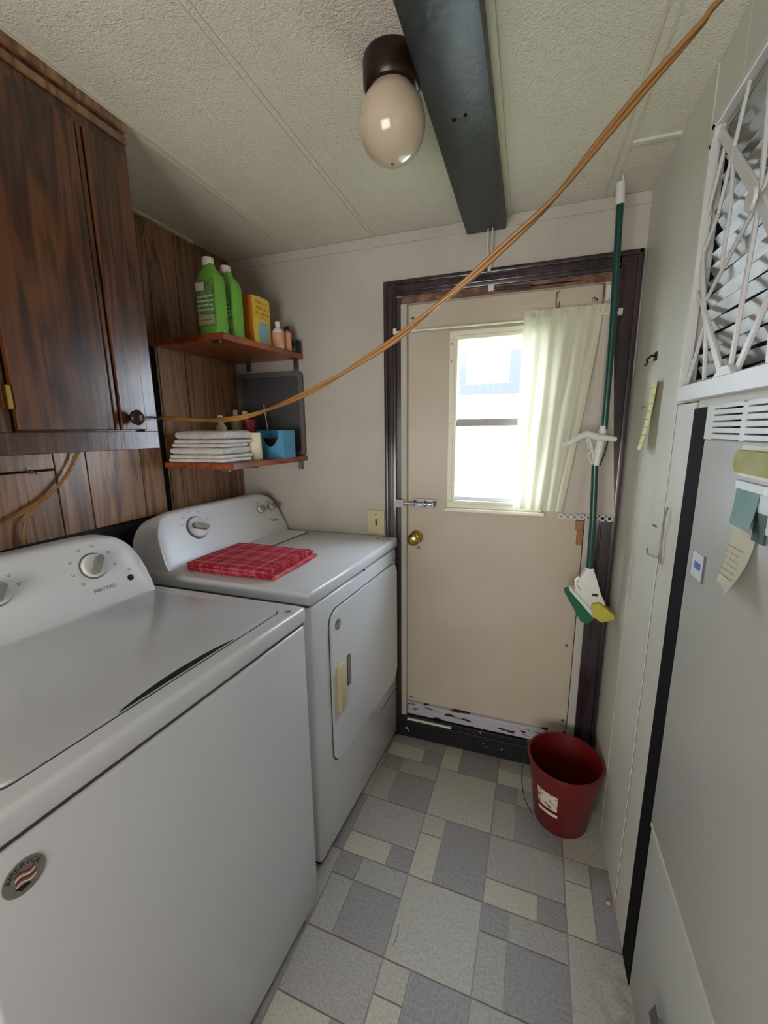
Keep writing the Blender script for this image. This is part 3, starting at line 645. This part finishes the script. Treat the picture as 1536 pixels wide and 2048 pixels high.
# ================================================================== APPLIANCES
SK = .0786
def mk_xf(o):
    def f(v): return Vector((o[0]+v.x+math.sin(SK)*v.y, o[1]+math.cos(SK)*v.y, v.z))
    return f
def console(parent, xf, bxx, tx, zb, zt, yfar, ynear, inset_far, inset_near, depth):
    """moulded control console: stations along y, profile in x,z"""
    bm = nb(); n = 40; rings = []
    yc = (yfar+ynear)/2; hw = (yfar-ynear)/2
    for i in range(n+1):
        s = -math.cos(PI*i/n)*1.0
        s = max(-1, min(1, s)); h = max(0.02, (1-abs(s)**9))**(1/2.4)
        y = yc+s*hw; zt_ = zb+(zt-zb)*h; g = (zt_-zb)/(zt-zb)
        xt = bxx+(tx-bxx)*g; r = .012*g
        pr = [(bxx, zb), (bxx-.001, zb+.004*g), (xt+r*.35, zt_-r), (xt-r*.1, zt_-r*.3), (xt-r, zt_), (bxx-depth*.62, zt_), (bxx-depth+.01, zt_-.02*g), (bxx-depth, zb)]
        yy = y
        rings.append([bm.verts.new((p, yy, q)) for p, q in pr])
    m_ = len(rings[0])
    for A_, B_ in zip(rings, rings[1:]):
        for k in range(m_): bm.faces.new((A_[k], A_[(k+1) % m_], B_[(k+1) % m_], B_[k]))
    bm.faces.new(rings[0][::-1]); bm.faces.new(rings[-1])
    return part('console', bm, 'plastic', parent, smooth=True, xf=xf)
def dial(parent, xf, nm, x, y, z, nrm, r, ang, mbar='knobg'):
    k = bpy.data.objects.new(nm, None); COL.objects.link(k); k.parent = parent
    c = xf(Vector((x, y, z))); k.location = c-origin(parent)
    nv = Vector(nrm).normalized()
    bm = nb(); lathe(bm, [(r*1.12, -.001), (r*1.12, .0015), (r*1.02, .002)], (x, y, z), 32, axis=nv); part('ring', bm, 'ink', k, smooth=True, xf=xf)
    bm = nb(); lathe(bm, [(r, .001), (r, .008), (r*.9, .011), (r*.2, .012)], (x, y, z), 32, axis=nv); part('disc', bm, 'knobw', k, smooth=True, xf=xf)
    yv = Vector((0, 1, 0)); uv = nv.cross(yv); ay = yv*math.cos(ang)-uv*math.sin(ang); bv = nv.cross(ay)
    bm = nb(); poly = rrect(-r*.82, r*.82, -r*.26, r*.26, r*.24)
    base = Vector((x, y, z)); prism(bm, poly, .014, lambda p, q, rr: base+ay*p+bv*q+nv*(.010+rr)); part('grip', bm, mbar, k, smooth=True, xf=xf)
def ticks(parent, xf, x, y, z, nrm, r, angs, l=.010, m='ink'):
    nv = Vector(nrm).normalized(); yv = Vector((0, 1, 0)); uv = yv.cross(nv)
    if uv.z < 0: uv = -uv
    bm = nb()
    for a_ in angs:
        c = Vector((x, y, z))+(yv*math.cos(a_)+uv*math.sin(a_))*r+nv*.0008
        for row in (0, 1):
            q = c+uv*(-.0035*row); w_ = l*(1 if row == 0 else .7)
            vs = [bm.verts.new(q+yv*(-w_/2)), bm.verts.new(q+yv*(w_/2)), bm.verts.new(q+yv*(w_/2)+uv*.0013), bm.verts.new(q+yv*(-w_/2)+uv*.0013)]; bm.faces.new(vs)
    part('dial_lettering', bm, m, parent, xf=xf, kind='stuff')
def badge(parent, xf, y, z, r):
    b_ = nb(); lathe(b_, [(r, 0), (r, .001), (r*.97, .0014)], (0, y, z), 36, axis=(1, 0, 0)); bd = part('badge', b_, mat('badge_silver', (140, 140, 134), .35, .2), parent, xf=xf, label='round silver badge with stripes')
    x = .0016
    bm = nb()
    for k in range(-9, 10):
        pass
    word = 'AMERICA'
    for i, ch in enumerate(word):
        t = PI/2+(3-i)*.36; c = (x, y+math.cos(t)*r*.74, z+math.sin(t)*r*.74)
        text('lettering', ch, r*.42, 'blackpl', bd, c, (0, math.sin(t), -math.cos(t)), (0, math.cos(t), math.sin(t)), xf=xf)
    for k in range(4):
        bm = nb(); z0 = z+r*.34-k*r*.2; n_ = 8
        up_ = [(y-r*.42+r*.9*i/n_, z0+r*.10*math.sin(i/n_*2*PI)) for i in range(n_+1)]; poly = up_+[(p, q-r*.10) for p, q in up_[::-1]]
        prism(bm, poly, .0004, lambda p, q, rr: (x+rr, p, q)); part('stripe', bm, 'redp' if k % 2 == 0 else 'capw', bd, xf=xf)
    bm = nb(); prism(bm, [(y-r*.5, z-r*.35), (y+r*.1, z-r*.45), (y+r*.2, z-r*.62), (y-r*.25, z-r*.68)], .0005, lambda p, q, rr: (x+rr, p, q)); part('emblem', bm, 'blackpl', bd, xf=xf)

# --- dryer
DO = (.8231, -.008); dx = mk_xf(DO)
dy = thing('dryer', 'white front-loading dryer with side-opening door next to the back wall', 'dryer', (DO[0]-.33, DO[1]-.31, 0))
N_ = -.632
bm = nb(); box(bm, -.665, -.004, N_, -.004, .022, .868); bev(bm, .010, 3); part('cabinet', bm, 'white', dy, smooth=True, xf=dx)
bm = nb(); box(bm, -.65, -.02, N_+.015, -.02, 0, .022); part('plinth', bm, 'black', dy, xf=dx)
bm = nb(); box(bm, -.655, -.012, N_+.006, -.010, .868, .876); part('seam', bm, 'grey_line', dy, xf=dx)
bm = nb(); box(bm, -.668, .003, N_-.002, -.001, .875, .915); bev(bm, .009, 3); part('top_panel', bm, 'white', dy, smooth=True, xf=dx)
bm = nb(); prism(bm, rrect(-.50, -.385, -.40, -.03, .01), .0012, lambda p, q, r: (p, q, .9148+r)); part('lint_cover', bm, 'plastic', dy, xf=dx)
bm = nb(); prism(bm, rrect(-.388, -.384, -.40, -.03, .001), .002, lambda p, q, r: (p, q, .9148+r)); part('lint_cover_seam', bm, 'grey_line', dy, xf=dx)
# door: recessed seam, raised slab
def grow(y0, y1, z0, z1, r): return rrect(y0, y1, z0, z1, r, 6)
bm = nb(); prism(bm, grow(-.542, -.012, .300, .818, .045), .0014, lambda p, q, r: (-.005+r+.001, p, q)); part('door_gasket', bm, 'grey_line', dy, xf=dx)
bm = nb(); prism(bm, grow(-.5385, -.015, .3035, .815, .043), .008, lambda p, q, r: (-.004+r, p, q)); bev(bm, .002, 1); dd = part('door', bm, 'white', dy, smooth=True, xf=dx)
bm = nb(); prism(bm, [(-.520, .475), (-.480, .485), (-.480, .628), (-.497, .640), (-.520, .630)], .016, lambda p, q, r: (.003+r, p, q)); bev(bm, .004, 2); part('handle', bm, 'cream', dd, smooth=True, xf=dx, label='yellowed plastic handle')
bm = nb(); prism(bm, rrect(-.4515, -.4265, .525, .632, .008), .0012, lambda p, q, r: (.0035+r, p, q)); part('handle_recess', bm, 'grey_line', dd, xf=dx)
bm = nb(); prism(bm, rrect(-.4475, -.4265, .529, .628, .007), .0014, lambda p, q, r: (.0038+r, p, q)); part('handle_recess_floor', bm, 'knobg', dd, xf=dx)
badge(dd, lambda v: dx(Vector((v.x+.0042, v.y, v.z))), -.500, .765, .017)
for y, z in ((-.03, .826), (-.30, .872)):
    bm = nb(); lathe(bm, [(.004, -.002), (.004, .003), (.002, .004)], (-.003, y, z), 10, axis=(1, 0, 0)); part('screw', bm, 'steel', dy, xf=dx)
bm = nb(); lathe(bm, [(.006, -.001), (.005, .0012)], (-.06, -.05, .915), 10); part('screw_plug', bm, 'grey_line', dy, xf=dx)
bm = nb(); box(bm, -.003, -.0022, -.17, -.004, .240, .243); part('lower_crease', bm, 'grey_line', dy, xf=dx)
cdn = console(dy, dx, -.505, -.572, .915, 1.083, -.001, -.612, 0, 0, .155)
dn = (.168, 0, .067)
dial(cdn, dx, 'dial', -.5445, -.450, 1.018, dn, .036, .35)
ticks(cdn, dx, -.5445, -.450, 1.018, dn, .058, [.4, 1.1, 1.7, 2.3, 2.8])
for y in (-.125, -.055):
    dial(cdn, dx, 'selector', -.546, y, 1.022, dn, .015, 1.2)
    ticks(cdn, dx, -.546, y, 1.022, dn, .027, [1.57], .02)
text('lettering', 'Maytag', .017, 'ink', cdn, (-.5250, -.065, .967), (0, 1, 0), (-.067, 0, .168), xf=dx)
# cloth on the dryer
folded('plaid_cloth', 'red plaid cloth folded on top of the dryer', 'cloth', .318, .632, -.603, -.352, .9165, .030, 'plaid', 3, seed=5, jit=.013)

# --- washer
WO = (.8061, -.7142); wx_ = mk_xf(WO)
ws = thing('washer', 'white top-loading washer with closed lid in the left foreground', 'washer', (WO[0]-.33, WO[1]-.33, 0))
WN = -.655
bm = nb(); box(bm, -.62, -.004, WN, -.003, .02, .868); bev(bm, .010, 3); part('cabinet', bm, 'white', ws, smooth=True, xf=wx_)
bm = nb(); box(bm, -.60, -.02, WN+.015, -.02, 0, .02); part('plinth', bm, 'black', ws, xf=wx_)
bm = nb(); box(bm, -.61, -.0065, WN+.004, -.007, .868, .8745); part('seam', bm, 'grey_line', ws, xf=wx_)
bm = nb(); box(bm, -.62, .001, WN, -.001, .8735, .9165); bev(bm, .011, 4); part('top_deck', bm, 'white', ws, smooth=True, xf=wx_)
bm = nb(); prism(bm, rrect(-.445, -.037, -.602, -.046, .022), .0012, lambda p, q, r: (p, q, .9160+r)); part('lid_gap', bm, 'grey_line', ws, xf=wx_)
bm = nb(); prism(bm, rrect(-.445, -.0395, -.599, -.0485, .021), .0055, lambda p, q, r: (p, q, .9165+r)); bev(bm, .0018, 2); lid = part('lid', bm, 'white', ws, smooth=True, xf=wx_)
bm = nb(); n_ = 16; pl = [(-.0385, -.445+.24*i/n_) for i in range(n_+1)]; pl2 = [(-.0385-.014*math.sin(PI*i/n_)**.8, -.445+.24*i/n_) for i in range(n_+1)][::-1][1:-1]
prism(bm, pl+pl2, .0016, lambda p, q, r: (p, q, .9208+r)); part('finger_slot', bm, 'navy', lid, xf=wx_, label='dark finger slot at the front edge')
bm = nb(); lathe(bm, [(.008, -.001), (.007, .0012)], (-.022, -.045, .9165), 12); part('corner_plug', bm, 'knobg', ws, xf=wx_)
cw = console(ws, wx_, -.45, -.507, .9165, 1.088, -.030, -.625, 0, 0, .155)
wn = (.165, 0, .055)
dial(cw, wx_, 'dial', -.4845, -.157, 1.020, wn, .029, -1.0)
dial(cw, wx_, 'dial', -.4845, -.350, 1.020, wn, .024, -1.0)
ticks(cw, wx_, -.4845, -.157, 1.020, wn, .050, [-.2, .5, 1.3, 2.0, 2.7, 3.3, 3.9]); ticks(cw, wx_, -.4845, -.350, 1.020, wn, .044, [.2, .8, 1.6])
text('lettering', 'MAYTAG', .0135, 'ink', cw, (-.4645, -.150, .9615), (0, 1, 0), (-.055, 0, .165), xf=wx_)
bm = nb(); lathe(bm, [(.008, -.001), (.008, .002), (.002, .003)], (-.4665, -.083, .967), 16, axis=wn); part('indicator_lens', bm, 'navy', cw, xf=wx_, label='small dark indicator lens')
bm = nb(); lathe(bm, [(.010, -.001), (.010, .0008)], (-.4665, -.083, .967), 16, axis=wn); part('indicator_ring', bm, 'pale', cw, xf=wx_)
ticks(cw, wx_, -.4645, -.083, .985, wn, .006, [1.57], .016)
badge(ws, lambda v: wx_(Vector((v.x-.0042, v.y, v.z))), -.603, .818, .0225)

# ================================================================== CURTAIN
rod = thing('curtain_rod', 'thin white curtain rod across the top of the door window', 'curtain rod', (1.17, -.022, 1.69))
bm = nb(); tube(bm, [(.824, -.024, 1.688), (1.55, -.024, 1.688)], .0035, 8); part('rod', bm, 'winf', rod, smooth=True)
for x in (.822, 1.55): bx('bracket', 'mopw', rod, x-.006, x+.006, -.028, -.0185 if x < 1 else -.012, 1.680, 1.700, r=.001)
def drape(name, m, x0t, x1t, x0b, x1b, zt, zb0, zb1, amp, nf, ph, parent, yb=-.03, scal=0, n=90, rows=26, yoff=None, hd=.018):
    bm = nb(); g = []
    for j in range(rows+1):
        v = j/rows; row = []
        for i in range(n+1):
            u = i/n; xt = x0t+(x1t-x0t)*u; xb = x0b+(x1b-x0b)*u
            k = min(1, max(0, (v-.02)/.98)); x = xt+(xb-xt)*k**1.15
            zbot = zb0+(zb1-zb0)*u-(scal*abs(math.sin(u*PI*9)) if scal else 0)
            z = zt+(zbot-zt)*v
            A_ = amp*(.35+.65*min(1, v*5)) if v > .06 else amp*.5
            y = yb-A_*(.5+.5*math.sin(2*PI*nf*u**1.1+ph+.5*math.sin(3*u+v*.8)))-.002*math.sin(17*u+9*v)
            row.append(bm.verts.new((x, y, z)))
        g.append(row)
    for j in range(rows):
        for i in range(n): bm.faces.new((g[j][i], g[j][i+1], g[j+1][i+1], g[j+1][i]))
    return part(name, bm, m, parent, smooth='all')
cu = thing('curtain', 'pale yellow pleated curtain half drawn across the door window', 'curtain', (1.35, -.03, 1.70))
drape('cloth', 'curtain', 1.268, 1.50, 1.262, 1.425, 1.712, 1.062, 1.055, .014, 5, .6, cu, yb=-.029)
drape('ruffle', 'curtain', 1.268, 1.535, 1.272, 1.53, 1.716, 1.69, 1.69, .006, 16, .2, cu, yb=-.0285, rows=3, n=140)
sh = thing('sheer_curtain', 'beige sheer panel with eyelet hem at the right of the door', 'curtain', (1.5, -.03, 1.70))
drape('cloth', 'sheer', 1.46, 1.535, 1.40, 1.590, 1.700, 1.050, 1.046, .005, 3, 1.8, sh, yb=-.0195)
bm = nb()
for k in range(8):
    cx_ = 1.425+k*.0215
    pts = [(cx_+.0085*math.cos(t), -.030, 1.040+.009*math.sin(t)) for t in [2*PI*q/12 for q in range(13)]]
    tube(bm, pts, .0028, 6, caps=False)
part('eyelet_hem', bm, 'mopw', sh, smooth=True, label='white eyelet lace hem')

# ================================================================== MOP
mp = thing('sponge_mop', 'green-handled sponge mop hanging head down in the right corner by the door', 'mop', (1.51, -.11, 1.99))
bm = nb(); tube(bm, [(1.505, -.12, 2.0), (1.508, -.12, 1.945)], [.0115, .0125], 16); part('grip_cap', bm, 'mopw', mp, smooth=True)
bm = nb(); tube(bm, [(1.508, -.12, 1.947), (1.518, -.12, 1.62), (1.520, -.12, 1.335)], .0095, 14); part('pole', bm, 'pole', mp, smooth=True)
bm = nb(); tube(bm, [(1.5035, -.12, 1.23), (1.512, -.12, 1.05), (1.514, -.12, .89)], .0098, 14); part('pole', bm, 'pole', mp, smooth=True)
bm = nb(); tube(bm, [(1.505, -.12, 2.0), (1.512, -.115, 2.008), (1.508, -.12, 2.019)], .0018, 6); part('hanging_loop', bm, 'mopw', mp)
lv = bpy.data.objects.new('wringer_lever', None); COL.objects.link(lv); lv.parent = mp; lv.location = Vector((1.5, -.12, 1.3))-mp.location
bm = nb(); tube(bm, [(1.405, -.152, 1.288), (1.425, -.150, 1.293), (1.450, -.145, 1.312), (1.47, -.142, 1.322), (1.50, -.14, 1.312), (1.553, -.135, 1.305)], [.006, .008, .009, .011, .012, .007], 12); part('lever_bar', bm, 'mopw', lv, smooth=True)
bm = nb(); tube(bm, [(1.518, -.12, 1.345), (1.514, -.12, 1.30), (1.506, -.12, 1.225)], [.010, .0125, .0115], 14); part('collar', bm, 'mopw', lv, smooth=True)
bm = nb(); tube(bm, [(1.475, -.138, 1.318), (1.487, -.132, 1.285), (1.497, -.128, 1.245)], .0035, 8); part('link_arm', bm, 'mopw', lv, smooth=True)
bm = nb(); tube(bm, [(1.472, -.138, 1.31), (1.482, -.13, 1.275), (1.488, -.128, 1.272), (1.480, -.13, 1.255), (1.497, -.122, 1.225)], .0025, 8); part('link_arm', bm, 'mopw', lv, smooth=True)
bm = nb(); tube(bm, [(1.532, -.128, 1.30), (1.525, -.134, 1.26), (1.516, -.130, 1.225)], .0022, 8); part('wire_rod', bm, 'wire', lv, smooth=True)
hd = bpy.data.objects.new('mop_head', None); COL.objects.link(hd); hd.parent = mp; hd.location = Vector((1.52, -.12, .8))-mp.location
bm = nb(); prism(bm, [(1.502, .892), (1.528, .892), (1.534, .855), (1.552, .812), (1.572, .772), (1.540, .742), (1.500, .758), (1.468, .808), (1.488, .845)], .022, lambda p, q, r: (p, -.131+r, q)); bev(bm, .004, 2); part('head_frame', bm, 'mopw', hd, smooth=True)
bm = nb(); prism(bm, [(1.456, .812), (1.465, .820), (1.548, .735), (1.540, .722)], .034, lambda p, q, r: (p, -.138+r, q)); bev(bm, .002, 1); part('clamp_plate', bm, 'mopw', hd)
bm = nb(); prism(bm, [(1.444, .806), (1.458, .814), (1.538, .722), (1.520, .704), (1.500, .708)], .036, lambda p, q, r: (p, -.140+r, q)); part('scrub_brush', bm, 'brush', hd, label='green scrub brush strip')
bm = nb(); prism(bm, [(1.528, .775), (1.550, .782), (1.596, .748), (1.598, .730), (1.560, .714), (1.530, .735)], .040, lambda p, q, r: (p, -.146+r, q)); bev(bm, .005, 2); part('sponge', bm, 'sponge', hd, smooth=True, label='yellow sponge')
bm = nb(); tube(bm, [(1.484, -.138, .862), (1.474, -.14, .852), (1.476, -.14, .830), (1.488, -.138, .818)], .004, 8); part('pivot_ring', bm, 'capw', hd, smooth=True)
bx('hinge_slot', 'wire', hd, 1.528, 1.545, -.134, -.128, .800, .808)

# ================================================================== BUCKET
bk = thing('bucket', 'red plastic bucket with wire handle on the floor in the right corner', 'bucket', (1.480, -.205, 0))
bc = (1.480, -.206, .0)
bm = nb(); lathe(bm, [(.084, .0), (.087, .003), (.1155, .228), (.1155, .232), (.1205, .2325), (.1215, .236), (.1205, .240), (.1135, .240), (.1125, .236), (.084, .008), (.002, .006)], bc, 56); part('shell', bm, 'bucket', bk, smooth=True)
def on_bucket(th, z, off=.0012):
    r = .087+(.1155-.087)*(z-.003)/.225+off; return (bc[0]+r*math.cos(th), bc[1]+r*math.sin(th), z)
def wrap(nm, t0, t1, z0, z1, m, off=.0012):
    bm = nb(); n = 14; q = [[bm.verts.new(on_bucket(t0+(t1-t0)*i/n, z, off)) for z in (z0, z1)] for i in range(n+1)]
    for a_, b_ in zip(q, q[1:]): bm.faces.new((a_[0], b_[0], b_[1], a_[1]))
    return part(nm, bm, m, bk, smooth='all')
T0, T1 = -2.46, -1.80
wrap('label', T0, T1, .105, .168, 'sticker'); wrap('label_stripe', T0, T1+.02, .080, .092, 'stickw')
bm = nb(); hp = []
ex = Vector((math.cos(2.75), math.sin(2.75), 0)); L0 = Vector(bc)+ex*.119+Vector((0, 0, .222)); ex2 = Vector((math.cos(-.35), math.sin(-.35), 0))
hp = smooth_path([Vector(bc)+Vector((math.cos(3.0)*.121, math.sin(3.0)*.121, .226)), Vector(bc)+Vector((-.131, -.012, .20)), Vector(bc)+Vector((-.1345, -.035, .14)), Vector(bc)+Vector((-.121, -.062, .09)), Vector(bc)+Vector((-.096, -.083, .06))])
tube(bm, hp, .0016, 6); part('wire_handle', bm, 'wire', bk, smooth=True)
bm = nb(); lathe(bm, [(.006, 0), (.005, .004)], Vector(bc)+Vector((math.cos(3.0)*.117, math.sin(3.0)*.117, .226)), 10, axis=(-1, .1, 0)); part('handle_ear', bm, 'bucket', bk)

# ================================================================== RIGHT WALL THINGS
gr = thing('wall_grille', 'white plastic grille with radiating spokes over metal louvers on the right wall', 'grille', (XR, -.8, 1.40))
gx0, gx1 = XR-.030, XR-.014
def gp(poly, nm, m='grillew', x0=gx0, t=None, r=.0015):
    bm = nb(); prism(bm, poly, t or (gx1-gx0), lambda p, q, rr: (x0+rr, p, q))
    if r: bev(bm, r, 1)
    part(nm, bm, m, gr)
fy0, fy1, fz0, fz1 = -1.12, -.552, 1.388, 1.862
gp([(fy0, fz0), (fy1, fz0), (fy1, fz0+.030), (fy0, fz0+.030)], 'frame_bar'); gp([(fy0, fz1-.014), (fy1-.012, fz1-.014), (fy1-.012, fz1), (fy0, fz1)], 'frame_bar')
gp([(fy1-.016, fz0+.030), (fy1, fz0+.030), (fy1, fz1-.03), (fy1-.016, fz1-.03)], 'frame_bar'); gp([(fy1-.034, fz1-.014), (fy1-.016, fz1-.044), (fy1, fz1-.03), (fy1-.004, fz1-.010), (fy1-.016, fz1)], 'corner_bar')
bx('side_flange', 'grillew', gr, gx1, XR-.001, fy1-.006, fy1-.002, fz0, fz1-.02); bx('bottom_flange', 'grillew', gr, gx1, XR-.001, fy0, fy1-.002, fz0+.001, fz0+.005)
def bar(p, q, w0, w1=None, nm='spoke'):
    w1 = w1 or w0; p = Vector(p); q = Vector(q); d = (q-p).normalized(); n_ = Vector((-d.y, d.x))
    gp([tuple(p+n_*w0/2), tuple(p-n_*w0/2), tuple(q-n_*w1/2), tuple(q+n_*w1/2)], nm, r=.0012, t=.005, x0=gx0+.006+random.uniform(0, .0006))
hub = (-.772, 1.650)
bar((-.575, 1.845), hub, .015, .020); bar(hub, (-.90, 1.50), .020, .014)
bar((-.565, 1.655), (-.612, 1.545), .010, .013); bar((-.612, 1.545), (-.735, 1.415), .013, .016)
bar(hub, (-.757, 1.415), .007, .010); bar((-.775, 1.415), (-.860, 1.530), .014, .010); bar((-.862, 1.525), (-.95, 1.65), .010)
bar((-.617, 1.560), (-.772, 1.650), .006, .007); bar((-.560, 1.640), (-.62, 1.695), .006); bar((-.62, 1.695), (-.68, 1.85), .005)
bar((-.665, 1.596), (-.672, 1.68), .005); bar((-.672, 1.68), (-.652, 1.78), .005); bar((-.652, 1.78), (-.682, 1.855), .005)
bar((-.632, 1.53), (-.662, 1.41), .010, .008); bar((-.630, 1.52), (-.575, 1.42), .006); bar((-.870, 1.415), (-.852, 1.53), .012, .010)
bar((-.742, 1.855), hub, .007, .008); bar(hub, (-.86, 1.78), .006, .008); bar((-.86, 1.78), (-.93, 1.85), .007); bar(hub, (-.92, 1.66), .010, .008)
bar((-.560, 1.70), (-.612, 1.80), .006); bar((-.565, 1.59), (-.63, 1.53), .006)
bm = nb(); lathe(bm, [(.016, 0), (.014, .004)], (gx0, hub[0], hub[1]), 20, axis=(-1, 0, 0)); part('hub', bm, 'grillew', gr)
gp([(-.79, 1.416), (-.715, 1.416), (-.738, 1.432), (-.77, 1.432)], 'gusset')
lo = thing('louver_bank', 'bright metal louvers behind the white grille', 'louver', (XR-.006, -.8, 1.41))
for k in range(18):
    z = 1.415+k*.0245; rnd = random.Random(k+3); bm = nb(); ys = [-1.08+(-.588+1.08)*i/14 for i in range(15)]; ys[-1] += rnd.uniform(-.012, .014)
    t1 = [[bm.verts.new((XR-.0135+dxx, y, z+dz+.0018*math.sin(19*y+k*1.7)+rnd.uniform(-.0007, .0007))) for y in ys] for dxx, dz in ((0, .0078), (.0095, -.009), (.0100, -.0082), (.0005, .0086))]
    for a_, b_ in zip(t1, t1[1:]+t1[:1]):
        for i in range(14): bm.faces.new((a_[i], a_[i+1], b_[i+1], b_[i]))
    bm.faces.new([r_[0] for r_ in t1]); bm.faces.new([r_[-1] for r_ in t1][::-1])
    part('slat', bm, 'foil', lo, smooth=True)
bx('frame_back', 'black', lo, XR-.0028, XR-.0012, -1.09, -.557, 1.396, 1.858)

# latch hook hardware
la = thing('hook_latch', 'painted metal hook latch on the right wall panels', 'latch', (XR, -.50, 1.1))
bm = nb(); tube(bm, [(XR-.006, -.500, 1.165), (XR-.010, -.504, 1.150), (XR-.010, -.498, 1.122), (XR-.006, -.490, 1.112)], .0022, 8); part('eye_plate', bm, 'knobg', la, smooth=True)
bm = nb(); tube(bm, [(XR-.007, -.490, 1.112), (XR-.008, -.492, 1.08), (XR-.008, -.500, 1.035)], .0024, 8); part('hook_shank', bm, 'knobg', la, smooth=True)
bm = nb(); tube(bm, [(XR-.007, -.494, 1.045), (XR-.022, -.455, 1.043), (XR-.018, -.43, 1.05)], .0025, 8); part('thumb_lever', bm, 'knobg', la, smooth=True)
th = thing('screw_hook', 'small rusty screw hook high on the right wall panel', 'hook', (XR, -.235, 1.515))
bm = nb(); tube(bm, [(XR, -.245, 1.523), (XR-.014, -.250, 1.523), (XR-.020, -.238, 1.515), (XR-.014, -.222, 1.510), (XR-.018, -.212, 1.504)], .0032, 7); box(bm, XR-.004, XR-.0005, -.262, -.234, 1.510, 1.532); part('hook', bm, 'bronze', th)

# papers
pt = thing('paper_tag', 'pale yellow strip of paper with writing pinned below the screw hook', 'note', (XR-.01, -.30, 1.36))
bm = nb(); n = 8; q = []
for i in range(n+1):
    v = i/n; z = 1.452-.172*v; q.append([bm.verts.new((XR-.008-.016*v*v-.006*u, -.258-.068*u+.006*v-.010*(1-v), z+.003*u)) for u in (0, .5, 1)])
for a_, b_ in zip(q, q[1:]):
    for j in range(2): bm.faces.new((a_[j], a_[j+1], b_[j+1], b_[j]))
bmesh.ops.solidify(bm, geom=list(bm.faces), thickness=.0006); sheet = part('sheet', bm, 'paper', pt, smooth='all')
bm = nb()
rnd = random.Random(4)
for k in range(8):
    v = .08+k*.115; z = 1.452-.172*v; x = XR-.0092-.016*v*v-.003
    y = -.272
    while y > -.318:
        l = rnd.uniform(.002, .006); box(bm, x-.0012, x-.0008, y, y-l, z-.0004, z+.0008+rnd.uniform(0, .001)); y -= l+.003
part('handwriting', bm, 'inkp', sheet)
def flag(nm, y0, y1, z0, z1, m, parent, x0=.006, curl=.0, skew=0, n=8):
    bm = nb(); q = []
    for i in range(n+1):
        v = i/n; z = z1+(z0-z1)*v; q.append([bm.verts.new((XR-x0-curl*v*v-curl*1.6*(u*v)**2, y0+(y1-y0)*u+skew*v, z)) for u in (0, .25, .5, .75, 1)])
    for a_, b_ in zip(q, q[1:]):
        for j in range(4): bm.faces.new((a_[j], a_[j+1], b_[j+1], b_[j]))
    bmesh.ops.solidify(bm, geom=list(bm.faces), thickness=.0007)
    return part(nm, bm, m, parent, smooth='all')
nt_ = thing('note_paper', 'creased cream note with writing on the closet door, its corner curling', 'note', (XR, -.84, 1.15))
s = flag('sheet', -.803, -.872, 1.103, 1.192, 'note', nt_, x0=.0055, curl=.010)
bm = nb()
for k in range(6):
    z = 1.165-k*.009; y = -.815
    while y > -.855: l = rnd.uniform(.002, .006); x = XR-.0078-.010*((1.192-z)/.089)**2-.0022; box(bm, x-.0016, x-.0008, y, y-l, z-.0008, z+.0006); y -= l+.003
part('handwriting', bm, 'inkp', s)
tc_ = thing('teal_pad', 'teal cloth pad hanging on the closet door above the cream note', 'pad', (XR, -.84, 1.23))
s = flag('pad', -.801, -.868, 1.196, 1.252, 'teal', tc_, x0=.0075, curl=.003)
bx('top_strip', 'pale', tc_, XR-.011, XR-.005, -.885, -.803, 1.250, 1.262, r=.001); bx('dark_edge', 'dgreen', tc_, XR-.0075, XR-.005, -.895, -.864, 1.185, 1.225)
bx('side_sheet', 'pale', tc_, XR-.0072, XR-.0048, -.93, -.868, 1.20, 1.25)
ys_ = thing('olive_sponge', 'olive green scouring sponge stuck above the teal pad', 'sponge', (XR, -.85, 1.29))
bm = nb(); prism(bm, rrect(-.93, -.800, 1.274, 1.306, .008), .010, lambda p, q, r: (XR-.016+r, p, q)); bev(bm, .002, 1); part('block', bm, 'yel', ys_, smooth=True)
bx('cream_backing', 'ivory', ys_, XR-.006, XR-.0042, -.935, -.795, 1.268, 1.313)
sw = thing('door_label', 'little white sticker with a blue mark on the closet door', 'sticker', (XR, -.70, 1.09))
bx('plate', 'pale', sw, XR-.0062, XR-.0042, -.722, -.672, 1.070, 1.116, r=.0006); bx('blue_mark', 'blueink', sw, XR-.0070, XR-.006, -.712, -.686, 1.088, 1.100); bx('edge', 'steel', sw, XR-.0066, XR-.0042, -.7245, -.722, 1.068, 1.118)
# little floor bits
bm = nb(); bmesh.ops.create_icosphere(bm, subdivisions=2, radius=.006, matrix=Matrix.Translation((1.590, -.462, .006))); tag(part('pebble', bm, 'pink', None, (1.590, -.462, 0), smooth='all'), 'tiny pinkish bead on the floor against the right wall', 'bead')
bm = nb(); tube(bm, [(1.036, -.700, .0008), (1.040, -.725, .0008), (1.036, -.748, .0008)], .0009, 5); tag(part('thread', bm, 'ink', None, (1.037, -.72, 0)), 'short dark thread lying on the big light floor tile', 'thread')
for x, y in ((.930, -.808), (1.36, -.665)):
    pass
